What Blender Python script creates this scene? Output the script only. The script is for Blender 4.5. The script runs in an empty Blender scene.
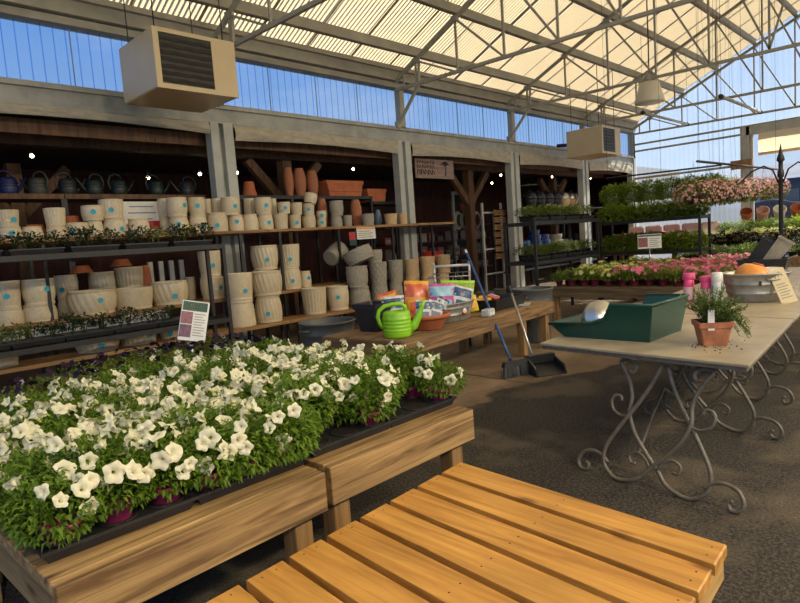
import bpy, math, random
from math import sin, cos, pi, sqrt, atan2, radians as RAD
from mathutils import Vector, Matrix, Euler
random.seed(7)
SC = bpy.context.scene
COL = SC.collection
D = bpy.data

# ---------------------------------------------------------------- materials
def nodes_of(name):
    m = D.materials.new(name); m.use_nodes = True
    nt = m.node_tree; nt.nodes.clear()
    out = nt.nodes.new('ShaderNodeOutputMaterial')
    return m, nt, out
def N(nt, t, **kw):
    n = nt.nodes.new(t)
    for k, v in kw.items():
        if k in n.inputs: n.inputs[k].default_value = v
        else: setattr(n, k, v)
    return n
def rgba(c): return (c[0], c[1], c[2], 1)
def mat(name, col, rough=.6, metal=0, var=.25, scale=8, bump=0, stretch=(1,1,1), col2=None, spec=.5, coat=0, bscale=None, detail=4):
    """principled surface with a noise-driven tone variation and optional bump"""
    m, nt, out = nodes_of(name)
    p = N(nt, 'ShaderNodeBsdfPrincipled', Roughness=rough, Metallic=metal)
    p.inputs['Specular IOR Level'].default_value = spec
    p.inputs['Coat Weight'].default_value = coat
    tc = N(nt, 'ShaderNodeTexCoord'); mp = N(nt, 'ShaderNodeMapping'); mp.inputs['Scale'].default_value = stretch
    nt.links.new(tc.outputs['Object'], mp.inputs['Vector'])
    nz = N(nt, 'ShaderNodeTexNoise', Scale=scale, Detail=detail, Roughness=.6)
    nt.links.new(mp.outputs[0], nz.inputs['Vector'])
    rp = N(nt, 'ShaderNodeValToRGB')
    a = col2 if col2 else tuple(x*(1-var) for x in col); b = tuple(min(1, x*(1+var)) for x in col) if not col2 else col
    rp.color_ramp.elements[0].position = .32; rp.color_ramp.elements[1].position = .68
    rp.color_ramp.elements[0].color = rgba(a); rp.color_ramp.elements[1].color = rgba(b)
    nt.links.new(nz.outputs['Fac'], rp.inputs[0]); nt.links.new(rp.outputs[0], p.inputs['Base Color'])
    if bump:
        bm = N(nt, 'ShaderNodeBump', Strength=bump, Distance=.01)
        n2 = nz
        if bscale:
            n2 = N(nt, 'ShaderNodeTexNoise', Scale=bscale, Detail=3); nt.links.new(mp.outputs[0], n2.inputs['Vector'])
        nt.links.new(n2.outputs['Fac'], bm.inputs['Height']); nt.links.new(bm.outputs[0], p.inputs['Normal'])
    nt.links.new(p.outputs[0], out.inputs[0])
    return m
def wood(name, c1, c2, axis=0, rough=.6, grain=26, knots=True, c3=None):
    """sawn timber: grain stretched along one object axis, a few knots, weathering"""
    m, nt, out = nodes_of(name)
    p = N(nt, 'ShaderNodeBsdfPrincipled', Roughness=rough)
    tc = N(nt, 'ShaderNodeTexCoord'); mp = N(nt, 'ShaderNodeMapping')
    s = [grain]*3; s[axis] = 1.3
    mp.inputs['Scale'].default_value = s
    oi = N(nt, 'ShaderNodeObjectInfo')
    add = N(nt, 'ShaderNodeVectorMath', operation='ADD')
    mul = N(nt, 'ShaderNodeMath', operation='MULTIPLY'); mul.inputs[1].default_value = 37.
    nt.links.new(oi.outputs['Random'], mul.inputs[0])
    nt.links.new(tc.outputs['Object'], add.inputs[0]); nt.links.new(mul.outputs[0], add.inputs[1])
    nt.links.new(add.outputs[0], mp.inputs['Vector'])
    nz = N(nt, 'ShaderNodeTexNoise', Scale=1., Detail=5, Roughness=.65, Distortion=.6)
    nt.links.new(mp.outputs[0], nz.inputs['Vector'])
    rp = N(nt, 'ShaderNodeValToRGB')
    rp.color_ramp.elements[0].position = .35; rp.color_ramp.elements[1].position = .62
    rp.color_ramp.elements[0].color = rgba(c2); rp.color_ramp.elements[1].color = rgba(c1)
    nt.links.new(nz.outputs['Fac'], rp.inputs[0])
    src = rp.outputs[0]
    mp2 = N(nt, 'ShaderNodeMapping'); s2 = [5.]*3; s2[axis] = 1.6; mp2.inputs['Scale'].default_value = s2
    nt.links.new(add.outputs[0], mp2.inputs['Vector'])
    n2 = N(nt, 'ShaderNodeTexNoise', Scale=1., Detail=3); nt.links.new(mp2.outputs[0], n2.inputs['Vector'])
    r2 = N(nt, 'ShaderNodeValToRGB'); r2.color_ramp.elements[0].position = .3; r2.color_ramp.elements[1].position = .75
    r2.color_ramp.elements[0].color = (.62,.58,.52,1); r2.color_ramp.elements[1].color = (1.15,1.1,1.05,1)
    nt.links.new(n2.outputs['Fac'], r2.inputs[0])
    mx = N(nt, 'ShaderNodeMix', data_type='RGBA', blend_type='MULTIPLY'); mx.inputs['Factor'].default_value = .8
    nt.links.new(src, mx.inputs['A']); nt.links.new(r2.outputs[0], mx.inputs['B']); src = mx.outputs['Result']
    if knots:
        vo = N(nt, 'ShaderNodeTexVoronoi', Scale=1.); mp3 = N(nt, 'ShaderNodeMapping'); s3 = [7.]*3; s3[axis] = 2.2
        mp3.inputs['Scale'].default_value = s3; nt.links.new(add.outputs[0], mp3.inputs['Vector']); nt.links.new(mp3.outputs[0], vo.inputs['Vector'])
        r3 = N(nt, 'ShaderNodeValToRGB'); r3.color_ramp.elements[0].position = .06; r3.color_ramp.elements[1].position = .15
        r3.color_ramp.elements[0].color = (.3,.2,.12,1); r3.color_ramp.elements[1].color = (1,1,1,1)
        nt.links.new(vo.outputs['Distance'], r3.inputs[0])
        m3 = N(nt, 'ShaderNodeMix', data_type='RGBA', blend_type='MULTIPLY'); m3.inputs['Factor'].default_value = .8
        nt.links.new(src, m3.inputs['A']); nt.links.new(r3.outputs[0], m3.inputs['B']); src = m3.outputs['Result']
    nt.links.new(src, p.inputs['Base Color'])
    bm = N(nt, 'ShaderNodeBump', Strength=.25, Distance=.004)
    nt.links.new(nz.outputs['Fac'], bm.inputs['Height']); nt.links.new(bm.outputs[0], p.inputs['Normal'])
    nt.links.new(p.outputs[0], out.inputs[0])
    return m
def leafmat(name, c, c2, trans=.35, rough=.5):
    m, nt, out = nodes_of(name)
    tc = N(nt, 'ShaderNodeTexCoord'); nz = N(nt, 'ShaderNodeTexNoise', Scale=22., Detail=3)
    nt.links.new(tc.outputs['Object'], nz.inputs['Vector'])
    rp = N(nt, 'ShaderNodeValToRGB'); rp.color_ramp.elements[0].position = .3; rp.color_ramp.elements[1].position = .7
    rp.color_ramp.elements[0].color = rgba(c2); rp.color_ramp.elements[1].color = rgba(c)
    nt.links.new(nz.outputs['Fac'], rp.inputs[0])
    p = N(nt, 'ShaderNodeBsdfPrincipled', Roughness=rough); p.inputs['Specular IOR Level'].default_value = .3
    t = N(nt, 'ShaderNodeBsdfTranslucent'); mx = N(nt, 'ShaderNodeMixShader'); mx.inputs[0].default_value = trans
    nt.links.new(rp.outputs[0], p.inputs['Base Color']); nt.links.new(rp.outputs[0], t.inputs['Color'])
    nt.links.new(p.outputs[0], mx.inputs[1]); nt.links.new(t.outputs[0], mx.inputs[2]); nt.links.new(mx.outputs[0], out.inputs[0])
    return m
def emit(name, c, s):
    m, nt, out = nodes_of(name); e = N(nt, 'ShaderNodeEmission', Color=rgba(c), Strength=s)
    nt.links.new(e.outputs[0], out.inputs[0]); return m
def sheetmat(name, c, tint, clear, diff=.5):
    """ribbed plastic glazing: part clear (tinted), part milky"""
    m, nt, out = nodes_of(name)
    tr = N(nt, 'ShaderNodeBsdfTransparent', Color=rgba(tint)); tl = N(nt, 'ShaderNodeBsdfTranslucent', Color=rgba(c))
    df = N(nt, 'ShaderNodeBsdfDiffuse', Color=rgba(c)); a = N(nt, 'ShaderNodeMixShader'); a.inputs[0].default_value = diff
    b = N(nt, 'ShaderNodeMixShader'); b.inputs[0].default_value = clear
    tc = N(nt, 'ShaderNodeTexCoord'); nz = N(nt, 'ShaderNodeTexNoise', Scale=.7, Detail=3); nt.links.new(tc.outputs['Object'], nz.inputs['Vector'])
    rp = N(nt, 'ShaderNodeMapRange'); rp.inputs['To Min'].default_value = max(0, clear-.12); rp.inputs['To Max'].default_value = min(1, clear+.12) if clear else 0
    nt.links.new(nz.outputs['Fac'], rp.inputs['Value']); nt.links.new(rp.outputs[0], b.inputs[0])
    nt.links.new(tl.outputs[0], a.inputs[1]); nt.links.new(df.outputs[0], a.inputs[2]); nt.links.new(a.outputs[0], b.inputs[1]); nt.links.new(tr.outputs[0], b.inputs[2])
    nt.links.new(b.outputs[0], out.inputs[0]); return m

# ---------------------------------------------------------------- mesh builder
class MB:
    def __init__(s): s.v = []; s.f = []; s.sm = []
    def add(s, vs, fs, smooth=False, M=None):
        o = len(s.v)
        for p in vs:
            p = Vector(p); s.v.append(tuple(M @ p) if M is not None else tuple(p))
        for f in fs: s.f.append([i+o for i in f]); s.sm.append(smooth)
        return s
    def hexa(s, b, t, M=None):
        return s.add(list(b)+list(t), [(3,2,1,0),(4,5,6,7),(0,1,5,4),(1,2,6,5),(2,3,7,6),(3,0,4,7)], False, M)
    def box(s, x0, x1, y0, y1, z0, z1, M=None, c=0):
        if c:   # bevelled box: chamfer on all edges through three nested rings
            vs = []; 
            for z, k in ((z0, c), (z0+c, 0), (z1-c, 0), (z1, c)):
                vs += [(x0+k, y0+c, z) if k else (x0, y0+c, z), (x0+c, y0+k, z) if k else (x0+c, y0, z),
                       (x1-c, y0+k, z) if k else (x1-c, y0, z), (x1-k, y0+c, z) if k else (x1, y0+c, z),
                       (x1-k, y1-c, z) if k else (x1, y1-c, z), (x1-c, y1-k, z) if k else (x1-c, y1, z),
                       (x0+c, y1-k, z) if k else (x0+c, y1, z), (x0+k, y1-c, z) if k else (x0, y1-c, z)]
            fs = [tuple(range(7,-1,-1)), tuple(range(24,32))]
            for r in range(3):
                for i in range(8): fs.append((r*8+i, r*8+(i+1)%8, r*8+8+(i+1)%8, r*8+8+i))
            return s.add(vs, fs, False, M)
        return s.hexa([(x0,y0,z0),(x1,y0,z0),(x1,y1,z0),(x0,y1,z0)], [(x0,y0,z1),(x1,y0,z1),(x1,y1,z1),(x0,y1,z1)], M)
    def beam(s, a, b, w, h=None, up=(0,0,1)):
        a = Vector(a); b = Vector(b); h = h or w; d = (b-a).normalized(); u = Vector(up)
        if abs(d.dot(u)) > .98: u = Vector((1,0,0))
        r = d.cross(u).normalized(); u = r.cross(d).normalized()
        q = [(-w/2,-h/2),(w/2,-h/2),(w/2,h/2),(-w/2,h/2)]
        return s.hexa([a+r*x+u*y for x,y in q], [b+r*x+u*y for x,y in q])
    def tube(s, pts, r, n=8, caps=True):
        P = [Vector(p) for p in pts]; rs = r if isinstance(r, (list, tuple)) else [r]*len(P)
        t0 = (P[1]-P[0]).normalized(); u = Vector((0,0,1)) if abs(t0.z) < .9 else Vector((1,0,0))
        u = (u - t0*u.dot(t0)).normalized(); vs = []; fs = []
        for i, p in enumerate(P):
            t = (P[min(i+1, len(P)-1)] - P[max(i-1, 0)]).normalized()
            u = (u - t*u.dot(t)).normalized(); w = t.cross(u)
            for k in range(n):
                a = 2*pi*k/n; vs.append(p + (u*cos(a)+w*sin(a))*rs[i])
        for i in range(len(P)-1):
            for k in range(n): fs.append((i*n+k, i*n+(k+1)%n, (i+1)*n+(k+1)%n, (i+1)*n+k))
        if caps: fs += [tuple(range(n-1,-1,-1)), tuple(range((len(P)-1)*n, len(P)*n))]
        return s.add(vs, fs, True)
    def lathe(s, prof, n=24, M=None, fn=None, smooth=True, sx=1, sy=1):
        """prof = [(r,z)...]; first/last r of 0 close to a fan; fn(theta,i)->radius factor"""
        vs = []; fs = []
        for i, (r, z) in enumerate(prof):
            for k in range(n):
                a = 2*pi*k/n; q = r*(fn(a, i) if fn else 1); vs.append((q*cos(a)*sx, q*sin(a)*sy, z))
        for i in range(len(prof)-1):
            for k in range(n): fs.append((i*n+k, i*n+(k+1)%n, (i+1)*n+(k+1)%n, (i+1)*n+k))
        if prof[0][0] > 1e-6: fs.append(tuple(range(n-1,-1,-1)))
        if prof[-1][0] > 1e-6: fs.append(tuple(range((len(prof)-1)*n, len(prof)*n)))
        return s.add(vs, fs, smooth, M)
    def ball(s, c, r, n=12, m=8, sx=1, sy=1, sz=1):
        pr = [(max(1e-6, r*sin(pi*i/m)), -r*cos(pi*i/m)*sz) for i in range(m+1)]
        pr[0] = (1e-7, pr[0][1]); pr[-1] = (1e-7, pr[-1][1])
        return s.lathe(pr, n, Matrix.Translation(Vector(c)), sx=sx, sy=sy)
    def mesh(s, name, m=None):
        me = D.meshes.new(name); me.from_pydata([tuple(v) for v in s.v], [], s.f)
        me.polygons.foreach_set('use_smooth', s.sm); me.update()
        if m: me.materials.append(m)
        return me
    def build(s, name, m, parent=None, loc=None, rot=None):
        return put(name, s.mesh(name, m), parent, loc, rot)
def put(name, me, parent=None, loc=None, rot=None, scale=None):
    o = D.objects.new(name, me); COL.objects.link(o)
    if parent: o.parent = parent
    if loc is not None: o.location = loc
    if rot is not None: o.rotation_euler = rot
    if scale is not None: o.scale = scale
    return o
def tag(o, label, cat, group=None, kind=None):
    o['label'] = label; o['category'] = cat
    if group: o['group'] = group
    if kind: o['kind'] = kind
    return o
def thing(name, label, cat, loc=(0,0,0), rotz=0, group=None):
    o = D.objects.new(name, None); COL.objects.link(o); o.empty_display_size = .1
    o.location = loc; o.rotation_euler = (0,0,rotz) if not isinstance(rotz, tuple) else rotz
    return tag(o, label, cat, group)
def struct(o, label=None, cat=None):
    o['kind'] = 'structure'
    if label: o['label'] = label
    if cat: o['category'] = cat
    return o
ORD = ['first','second','third','fourth','fifth','sixth','seventh','eighth','ninth','tenth','eleventh','twelfth','thirteenth','fourteenth','fifteenth','sixteenth','seventeenth','eighteenth','nineteenth','twentieth','twenty-first','twenty-second','twenty-third','twenty-fourth','twenty-fifth','twenty-sixth','twenty-seventh']
def nth(i, n, side='left'):
    if i == 0: return side+'most'
    return ORD[i]+' from the '+side

# ---------------------------------------------------------------- palette
M = {}
M['steel'] = mat('painted_steel', (.37,.335,.25), .55, 0, .12, 3, spec=.3)
M['galv_beam'] = mat('galvanised_beam', (.35,.345,.30), .5, 0, .18, 4, bump=.1)
M['post'] = mat('column_paint', (.45,.455,.40), .6, 0, .12, 3)
M['canvas'] = mat('rolled_canvas', (.42,.37,.275), .85, 0, .15, 7, bump=.2, stretch=(1,1,3))
M['beige'] = mat('beige_enamel', (.58,.445,.25), .35, 0, .05, 3)
M['dark'] = mat('dark_metal', (.018,.016,.014), .5, 0, .3, 9)
M['black'] = mat('black_plastic', (.02,.02,.021), .42, 0, .25, 9)
M['grayplastic'] = mat('grey_plastic', (.085,.09,.085), .45, 0, .15, 5)
M['iron'] = mat('grey_wrought_iron', (.15,.125,.09), .5, 0, .25, 20)
M['cream'] = mat('cream_glaze', (.66,.545,.35), .45, 0, .08, 5, coat=.15)
M['creamdark'] = mat('cream_glaze_worn', (.60,.49,.31), .5, 0, .1, 6, coat=.1)
M['graypot'] = mat('grey_washed_clay', (.33,.295,.225), .7, 0, .2, 7, bump=.1)
M['tan'] = mat('tan_clay', (.62,.42,.21), .65, 0, .15, 6)
M['terra'] = mat('terracotta', (.46,.135,.05), .75, 0, .18, 6)
M['terra2'] = mat('terracotta_weathered', (.40,.15,.07), .8, 0, .3, 12, bump=.1)
M['sticker'] = mat('cyan_sticker', (.02,.36,.50), .5, 0, .1, 5)
M['stickerw'] = mat('paper_label', (.75,.72,.64), .6, 0, .06, 20)
M['white'] = mat('white_plastic', (.78,.76,.70), .4, 0, .05, 4)
M['lime'] = mat('lime_plastic', (.28,.62,.02), .33, 0, .08, 3)
M['greenplastic'] = mat('dark_green_plastic', (.008,.055,.036), .32, 0, .12, 4)
M['galv'] = mat('galvanised_sheet', (.36,.345,.30), .42, .55, .22, 12)
M['chrome'] = mat('bare_steel', (.55,.53,.48), .3, .9, .1, 6)
M['blue'] = mat('blue_enamel', (.02,.08,.26), .35, 0, .15, 5)
M['blueglaze'] = mat('blue_glaze', (.015,.06,.22), .15, 0, .4, 6, coat=.5)
M['bluegray'] = mat('blue_grey_glaze', (.12,.17,.24), .4, 0, .2, 6)
M['pink'] = mat('pink_plastic_pot', (.34,.03,.11), .45, 0, .12, 6)
M['soil'] = mat('potting_soil', (.045,.028,.016), .95, 0, .4, 60, bump=.5)
M['red'] = mat('red_enamel', (.42,.025,.022), .4, 0, .15, 4)
M['orange'] = mat('orange_glaze', (.85,.31,.06), .35, 0, .25, 5, coat=.3)
M['woodw'] = wood('weathered_pine', (.49,.32,.13), (.14,.075,.028), 0, .65)
M['woodwy'] = wood('weathered_pine_cross', (.42,.275,.12), (.22,.13,.05), 1, .7)
M['woodwz'] = wood('weathered_pine_leg', (.40,.24,.095), (.21,.115,.042), 2, .65)
M['slat'] = wood('yellow_pine_slat', (.66,.35,.075), (.42,.19,.032), 1, .5, 22, True)
M['joist'] = wood('yellow_pine_joist', (.62,.40,.15), (.45,.26,.085), 0, .6)
M['cart'] = wood('brown_bench_wood', (.36,.225,.10), (.10,.055,.024), 0, .75)
M['carty'] = wood('brown_bench_wood_cross', (.24,.15,.065), (.12,.07,.03), 1, .8)
M['board'] = wood('shelf_plank', (.42,.245,.10), (.23,.12,.045), 0, .65, 18)
M['timber'] = wood('store_timber', (.19,.095,.04), (.09,.045,.02), 2, .7, 14)
M['barn'] = wood('barn_board', (.085,.022,.014), (.035,.010,.007), 2, .8, 9, False)
M['leaf'] = leafmat('petunia_leaf', (.21,.33,.03), (.075,.15,.014))
M['leafo'] = leafmat('olive_leaf', (.22,.27,.045), (.085,.12,.02))
M['leafd'] = leafmat('dark_leaf', (.05,.08,.022), (.02,.035,.012), .2)
M['fern'] = leafmat('fern_frond', (.33,.42,.04), (.11,.18,.018))
M['silver'] = leafmat('pale_leaf', (.58,.66,.34), (.25,.36,.13))
M['yellowleaf'] = leafmat('yellow_green_leaf', (.85,.82,.38), (.50,.54,.14))
M['limeleaf'] = leafmat('lime_leaf', (.52,.64,.09), (.28,.40,.045))
M['purpleleaf'] = leafmat('purple_leaf', (.045,.022,.04), (.02,.012,.018))
M['rosemary'] = leafmat('fine_herb_leaf', (.20,.27,.07), (.08,.13,.03))
M['petal'] = leafmat('white_petal', (.95,.91,.70), (.86,.82,.56), .3, .6)
M['petaly'] = leafmat('cream_throat', (.62,.62,.20), (.45,.48,.12), .3)
M['petalp'] = leafmat('purple_petal', (.028,.009,.045), (.012,.005,.02), .25)
M['petalw'] = leafmat('white_rim_petal', (.75,.70,.70), (.60,.52,.58), .3)
M['petalpk'] = leafmat('pink_petal', (.92,.28,.42), (.72,.12,.26), .4)
M['petalsal'] = leafmat('salmon_petal', (.92,.55,.52), (.68,.28,.27), .4)
M['petalyel'] = leafmat('yellow_petal', (.85,.78,.32), (.70,.62,.16), .4)
M['roof'] = sheetmat('cream_fibreglass', (.73,.59,.35), (1,1,1), 0, .35)
M['clear'] = sheetmat('clear_ribbed_panel', (.30,.50,.85), (.86,.93,1), .78, .5)
M['endwall'] = sheetmat('milky_ribbed_panel', (.62,.74,.90), (.90,.95,1), .62, .5)
M['canvas_lit'] = sheetmat('backlit_canvas', (.80,.68,.46), (1,1,1), 0, .5)
M['ribline'] = sheetmat('panel_rib', (.45,.6,.9), (.70,.84,1), .93, .5)
M['shade'] = mat('lamp_shade', (.66,.58,.43), .4, 0, .05, 3)
M['fargreen'] = leafmat('bright_green_leaf', (.30,.42,.06), (.11,.19,.025))
M['bulb'] = emit('warm_bulb', (1,.75,.42), 28)
# ---------------------------------------------------------------- camera, sun, sky
cam = D.cameras.new('camera'); cam.sensor_width = 36; cam.lens = 597/800*36; cam.clip_start = .02; cam.clip_end = 400
co = D.objects.new('camera', cam); COL.objects.link(co)
CR = Matrix(((0.69480038, 0.12037532, -0.70905727), (-0.71567444, 0.01818517, -0.69819724), (-0.07115139, 0.99256188, 0.0987846)))
co.matrix_world = Matrix.Translation((0,0,1.5)) @ CR.to_4x4(); SC.camera = co
sun = D.lights.new('sun', 'SUN'); sun.energy = 11.0; sun.angle = RAD(1.0); sun.color = (1, .92, .78)
so = D.objects.new('sun', sun); COL.objects.link(so)
so.rotation_euler = Vector((.75, -.25, .58)).to_track_quat('Z', 'Y').to_euler()
w = D.worlds.new('sky'); SC.world = w; w.use_nodes = True; nt = w.node_tree; nt.nodes.clear()
tc = N(nt, 'ShaderNodeTexCoord'); sp = N(nt, 'ShaderNodeSeparateXYZ'); nt.links.new(tc.outputs['Generated'], sp.inputs[0])
rp = N(nt, 'ShaderNodeValToRGB'); rp.color_ramp.elements[0].position = .0; rp.color_ramp.elements[0].color = (.62,.72,.86,1)
rp.color_ramp.elements[1].position = .75; rp.color_ramp.elements[1].color = (.07,.20,.58,1)
e = rp.color_ramp.elements.new(.12); e.color = (.42,.61,.90,1); e = rp.color_ramp.elements.new(.35); e.color = (.17,.38,.82,1)
nt.links.new(sp.outputs['Z'], rp.inputs[0])
cl = N(nt, 'ShaderNodeTexNoise', Scale=3.2, Detail=6, Roughness=.6); mp = N(nt, 'ShaderNodeMapping'); mp.inputs['Scale'].default_value = (1,1,3)
nt.links.new(tc.outputs['Generated'], mp.inputs['Vector']); nt.links.new(mp.outputs[0], cl.inputs['Vector'])
r2 = N(nt, 'ShaderNodeMapRange'); r2.inputs['From Min'].default_value = .52; r2.inputs['From Max'].default_value = .75; r2.inputs['To Max'].default_value = .45
nt.links.new(cl.outputs['Fac'], r2.inputs['Value'])
mx = N(nt, 'ShaderNodeMix', data_type='RGBA'); mx.inputs['B'].default_value = (.85,.88,.93,1)
nt.links.new(r2.outputs[0], mx.inputs['Factor']); nt.links.new(rp.outputs[0], mx.inputs['A'])
bg = N(nt, 'ShaderNodeBackground', Strength=1.0); nt.links.new(mx.outputs['Result'], bg.inputs[0])
wo = N(nt, 'ShaderNodeOutputWorld'); nt.links.new(bg.outputs[0], wo.inputs[0])
SC.view_settings.view_transform = 'Standard'; SC.view_settings.look = 'None'; SC.view_settings.exposure = 0.0
SC.cycles.max_bounces = 8; SC.cycles.diffuse_bounces = 4; SC.cycles.transparent_max_bounces = 16; SC.cycles.use_denoising = True
SC.cycles.sample_clamp_indirect = 6

# ---------------------------------------------------------------- floor
m, nt, out = nodes_of('asphalt_and_concrete')
p = N(nt, 'ShaderNodeBsdfPrincipled', Roughness=.85); tc = N(nt, 'ShaderNodeTexCoord'); O = tc.outputs['Object']
def noise(scale, detail=4, rough=.6):
    n = N(nt, 'ShaderNodeTexNoise', Scale=scale, Detail=detail, Roughness=rough); nt.links.new(O, n.inputs['Vector']); return n.outputs['Fac']
def ramp(src, a, b, ca, cb):
    r = N(nt, 'ShaderNodeValToRGB'); r.color_ramp.elements[0].position = a; r.color_ramp.elements[1].position = b
    r.color_ramp.elements[0].color = rgba(ca); r.color_ramp.elements[1].color = rgba(cb); nt.links.new(src, r.inputs[0]); return r.outputs[0]
def mixc(f, a, b):
    x = N(nt, 'ShaderNodeMix', data_type='RGBA'); nt.links.new(f, x.inputs['Factor']); nt.links.new(a, x.inputs['A']); nt.links.new(b, x.inputs['B']); return x.outputs['Result']
def mth(op, a, b=None):
    x = N(nt, 'ShaderNodeMath', operation=op)
    for i, q in enumerate((a, b)):
        if q is None: continue
        if isinstance(q, (int, float)): x.inputs[i].default_value = q
        else: nt.links.new(q, x.inputs[i])
    return x.outputs[0]
grit = ramp(noise(55, 4, .8), .44, .64, (.014,.011,.008), (.10,.08,.058))
dry = ramp(noise(75, 3, .7), .3, .75, (.05,.039,.024), (.18,.14,.088))
patch = ramp(noise(.95, 5, .6), .50, .60, (0,0,0), (1,1,1))
asph = mixc(patch, grit, dry)
sx = N(nt, 'ShaderNodeSeparateXYZ'); nt.links.new(O, sx.inputs[0])
wob = mth('MULTIPLY', mth('SUBTRACT', noise(.8, 4), .5), 1.6)
edge = mth('ADD', mth('SUBTRACT', sx.outputs['Y'], mth('MULTIPLY', sx.outputs['X'], -.25)), wob)
sel = ramp(edge, .0, 1., (0,0,0), (1,1,1))
mr = N(nt, 'ShaderNodeMapRange'); mr.inputs['From Min'].default_value = 4.32; mr.inputs['From Max'].default_value = 4.42; nt.links.new(edge, mr.inputs['Value'])
conc = mixc(ramp(noise(1.3, 6, .65), .35, .65, (0,0,0), (1,1,1)), ramp(noise(30, 4), .3, .7, (.15,.098,.055), (.20,.135,.078)), ramp(noise(30, 4), .3, .7, (.25,.17,.10), (.32,.225,.14)))
nt.links.new(mixc(mr.outputs[0], asph, conc), p.inputs['Base Color'])
bm = N(nt, 'ShaderNodeBump', Strength=.9, Distance=.012); nt.links.new(noise(55, 3, .7), bm.inputs['Height']); nt.links.new(bm.outputs[0], p.inputs['Normal'])
nt.links.new(p.outputs[0], out.inputs[0])
b = MB(); b.add([(-6,-12,0),(60,-12,0),(60,40,0),(-6,40,0)], [(0,1,2,3)]); struct(b.build('floor', m))
for i, (x0, y0, x1, y1) in enumerate(((5.3,9.0,5.05,3.2),(9.4,9.0,9.2,3.2),(4.0,5.95,13.,5.95))):
    b = MB(); b.beam((x0,y0,.0005),(x1,y1,.0005), .012, .003); struct(b.build('trim_%d' % (i+1), M['dark']))

# ---------------------------------------------------------------- side wall (plane y = 8.9) : beams, columns, glazing, canvas
CX = [1.0, 5.16, 9.42, 13.6, 17.5, 21.1]          # column pairs
Z_H, Z_B, Z_C, Z_E = 3.62, 3.88, 4.70, 5.08
b = MB(); b.box(-3, 21.3, 8.86, 9.1, Z_H, Z_B); b.box(-3, 21.3, 8.80, 8.88, Z_B-.05, Z_B+.02); b.box(-3, 21.3, 8.83, 8.87, Z_H-.02, Z_H+.03)
struct(b.build('wall_left_beam', M['galv_beam']))
b = MB(); b.box(-3, 21.3, 8.82, 9.05, Z_C, Z_C+.10); b.box(-3, 21.3, 8.74, 8.98, Z_C+.12, Z_E); b.box(-3, 21.3, 8.66, 8.74, Z_C+.30, Z_E)
struct(b.build('wall_left_eave', M['steel']))
def ribbed(x0, x1, z0, z1, pitch, amp, at, seg=6):
    """ribbed sheet standing on edge; at(u, v, offset) -> point"""
    b = MB(); n = int((x1-x0)/pitch*seg); vs = []; fs = []
    for i in range(n+1):
        u = x0+(x1-x0)*i/n; o = amp*(.5+.5*sin(2*pi*i/seg))
        z1_ = z1(u) if callable(z1) else z1
        vs += [at(u, z0, o), at(u, z1_, o)]
    for i in range(n): fs.append((i*2, i*2+2, i*2+3, i*2+1))
    b.add(vs, fs, True); return b
for i in range(6):
    x0 = ([-3]+CX)[i]+.06; x1 = CX[i]-.06
    pane = struct(ribbed(x0, x1, Z_B, Z_C, .15, .012, lambda u, v, o: (u, 8.95+o, v), 6).build('window_%d' % (i+1), M['clear']))
    bb = MB()
    for k in range(1, 4):
        xx = x0+(x1-x0)*k/4; bb.beam((xx,8.985,Z_B),(xx,8.985,Z_C), .012)
    rb_ = MB(); nn = int((x1-x0)/.15)
    for k in range(1, nn): rb_.box(x0+.15*k-.008, x0+.15*k+.008, 8.940, 8.944, Z_B, Z_C)
    s = rb_.build('window_rib', M['ribline'], pane); s['kind'] = 'structure'
    s = bb.build('window_frame', M['steel'], pane); s['kind'] = 'structure'
for i, x in enumerate(CX):
    b = MB(); b.box(x-.20, x-.06, 8.82, 9.0, 0, Z_H); b.box(x+.03, x+.20, 8.82, 9.0, 0, Z_H); b.box(x-.06, x+.03, 8.93, 8.99, 0, Z_H)
    if i == 5: b.box(x-.05, x+.1, 8.8, 9.0, 0, Z_E)
    struct(b.build('column', M['post']))
    b = MB(); b.box(x-.07, x+.07, 8.80, 8.94, Z_B, Z_C); struct(b.build('clerestory_post', M['steel']))
# roll-up canvas above each bay
bays = [(-2.6, .78, 3.44), (1.22, 4.94, 3.44), (5.38, 9.2, 3.36), (9.64, 13.38, 3.34), (13.82, 17.28, 3.32), (17.72, 20.85, 3.30)]
for i, (x0, x1, zb) in enumerate(bays):
    b = MB(); nx, nz = 40, 8; vs = []; fs = []
    for a in range(nx+1):
        u = a/nx; x = x0+(x1-x0)*u
        for c in range(nz+1):
            v = c/nz; sag = .015*sin(u*9+v*5+i)+.012*sin(u*23-v*9)
            z = Z_H-.02+(zb+.05*sin(u*pi)-Z_H)*v; y = 8.835-.035*sin(v*pi*.9)-.02*v+sag*.6
            vs.append((x, y, z))
    for a in range(nx):
        for c in range(nz): fs.append((a*(nz+1)+c, a*(nz+1)+c+1, (a+1)*(nz+1)+c+1, (a+1)*(nz+1)+c))
    b.add(vs, fs, True); b.tube([(x0+.02, 8.815, zb+.02), ((x0+x1)/2, 8.815, zb+.06), (x1-.02, 8.815, zb+.02)], .018, 8)
    o = b.build('rolled_curtain', M['canvas'])
    tag(o, ['beige rolled canvas curtain above the bay nearest the camera', 'beige rolled canvas curtain behind the louvred heater, above the watering can shelf', 'beige rolled canvas curtain over the bay with the terracotta jars', 'beige rolled canvas curtain over the bay with the hanging board sign', 'beige rolled canvas curtain over the bay with pendant lamps', 'beige rolled canvas curtain in the last bay by the far corner'][i], 'curtain', 'rolled canvas curtains along the store front')

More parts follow.
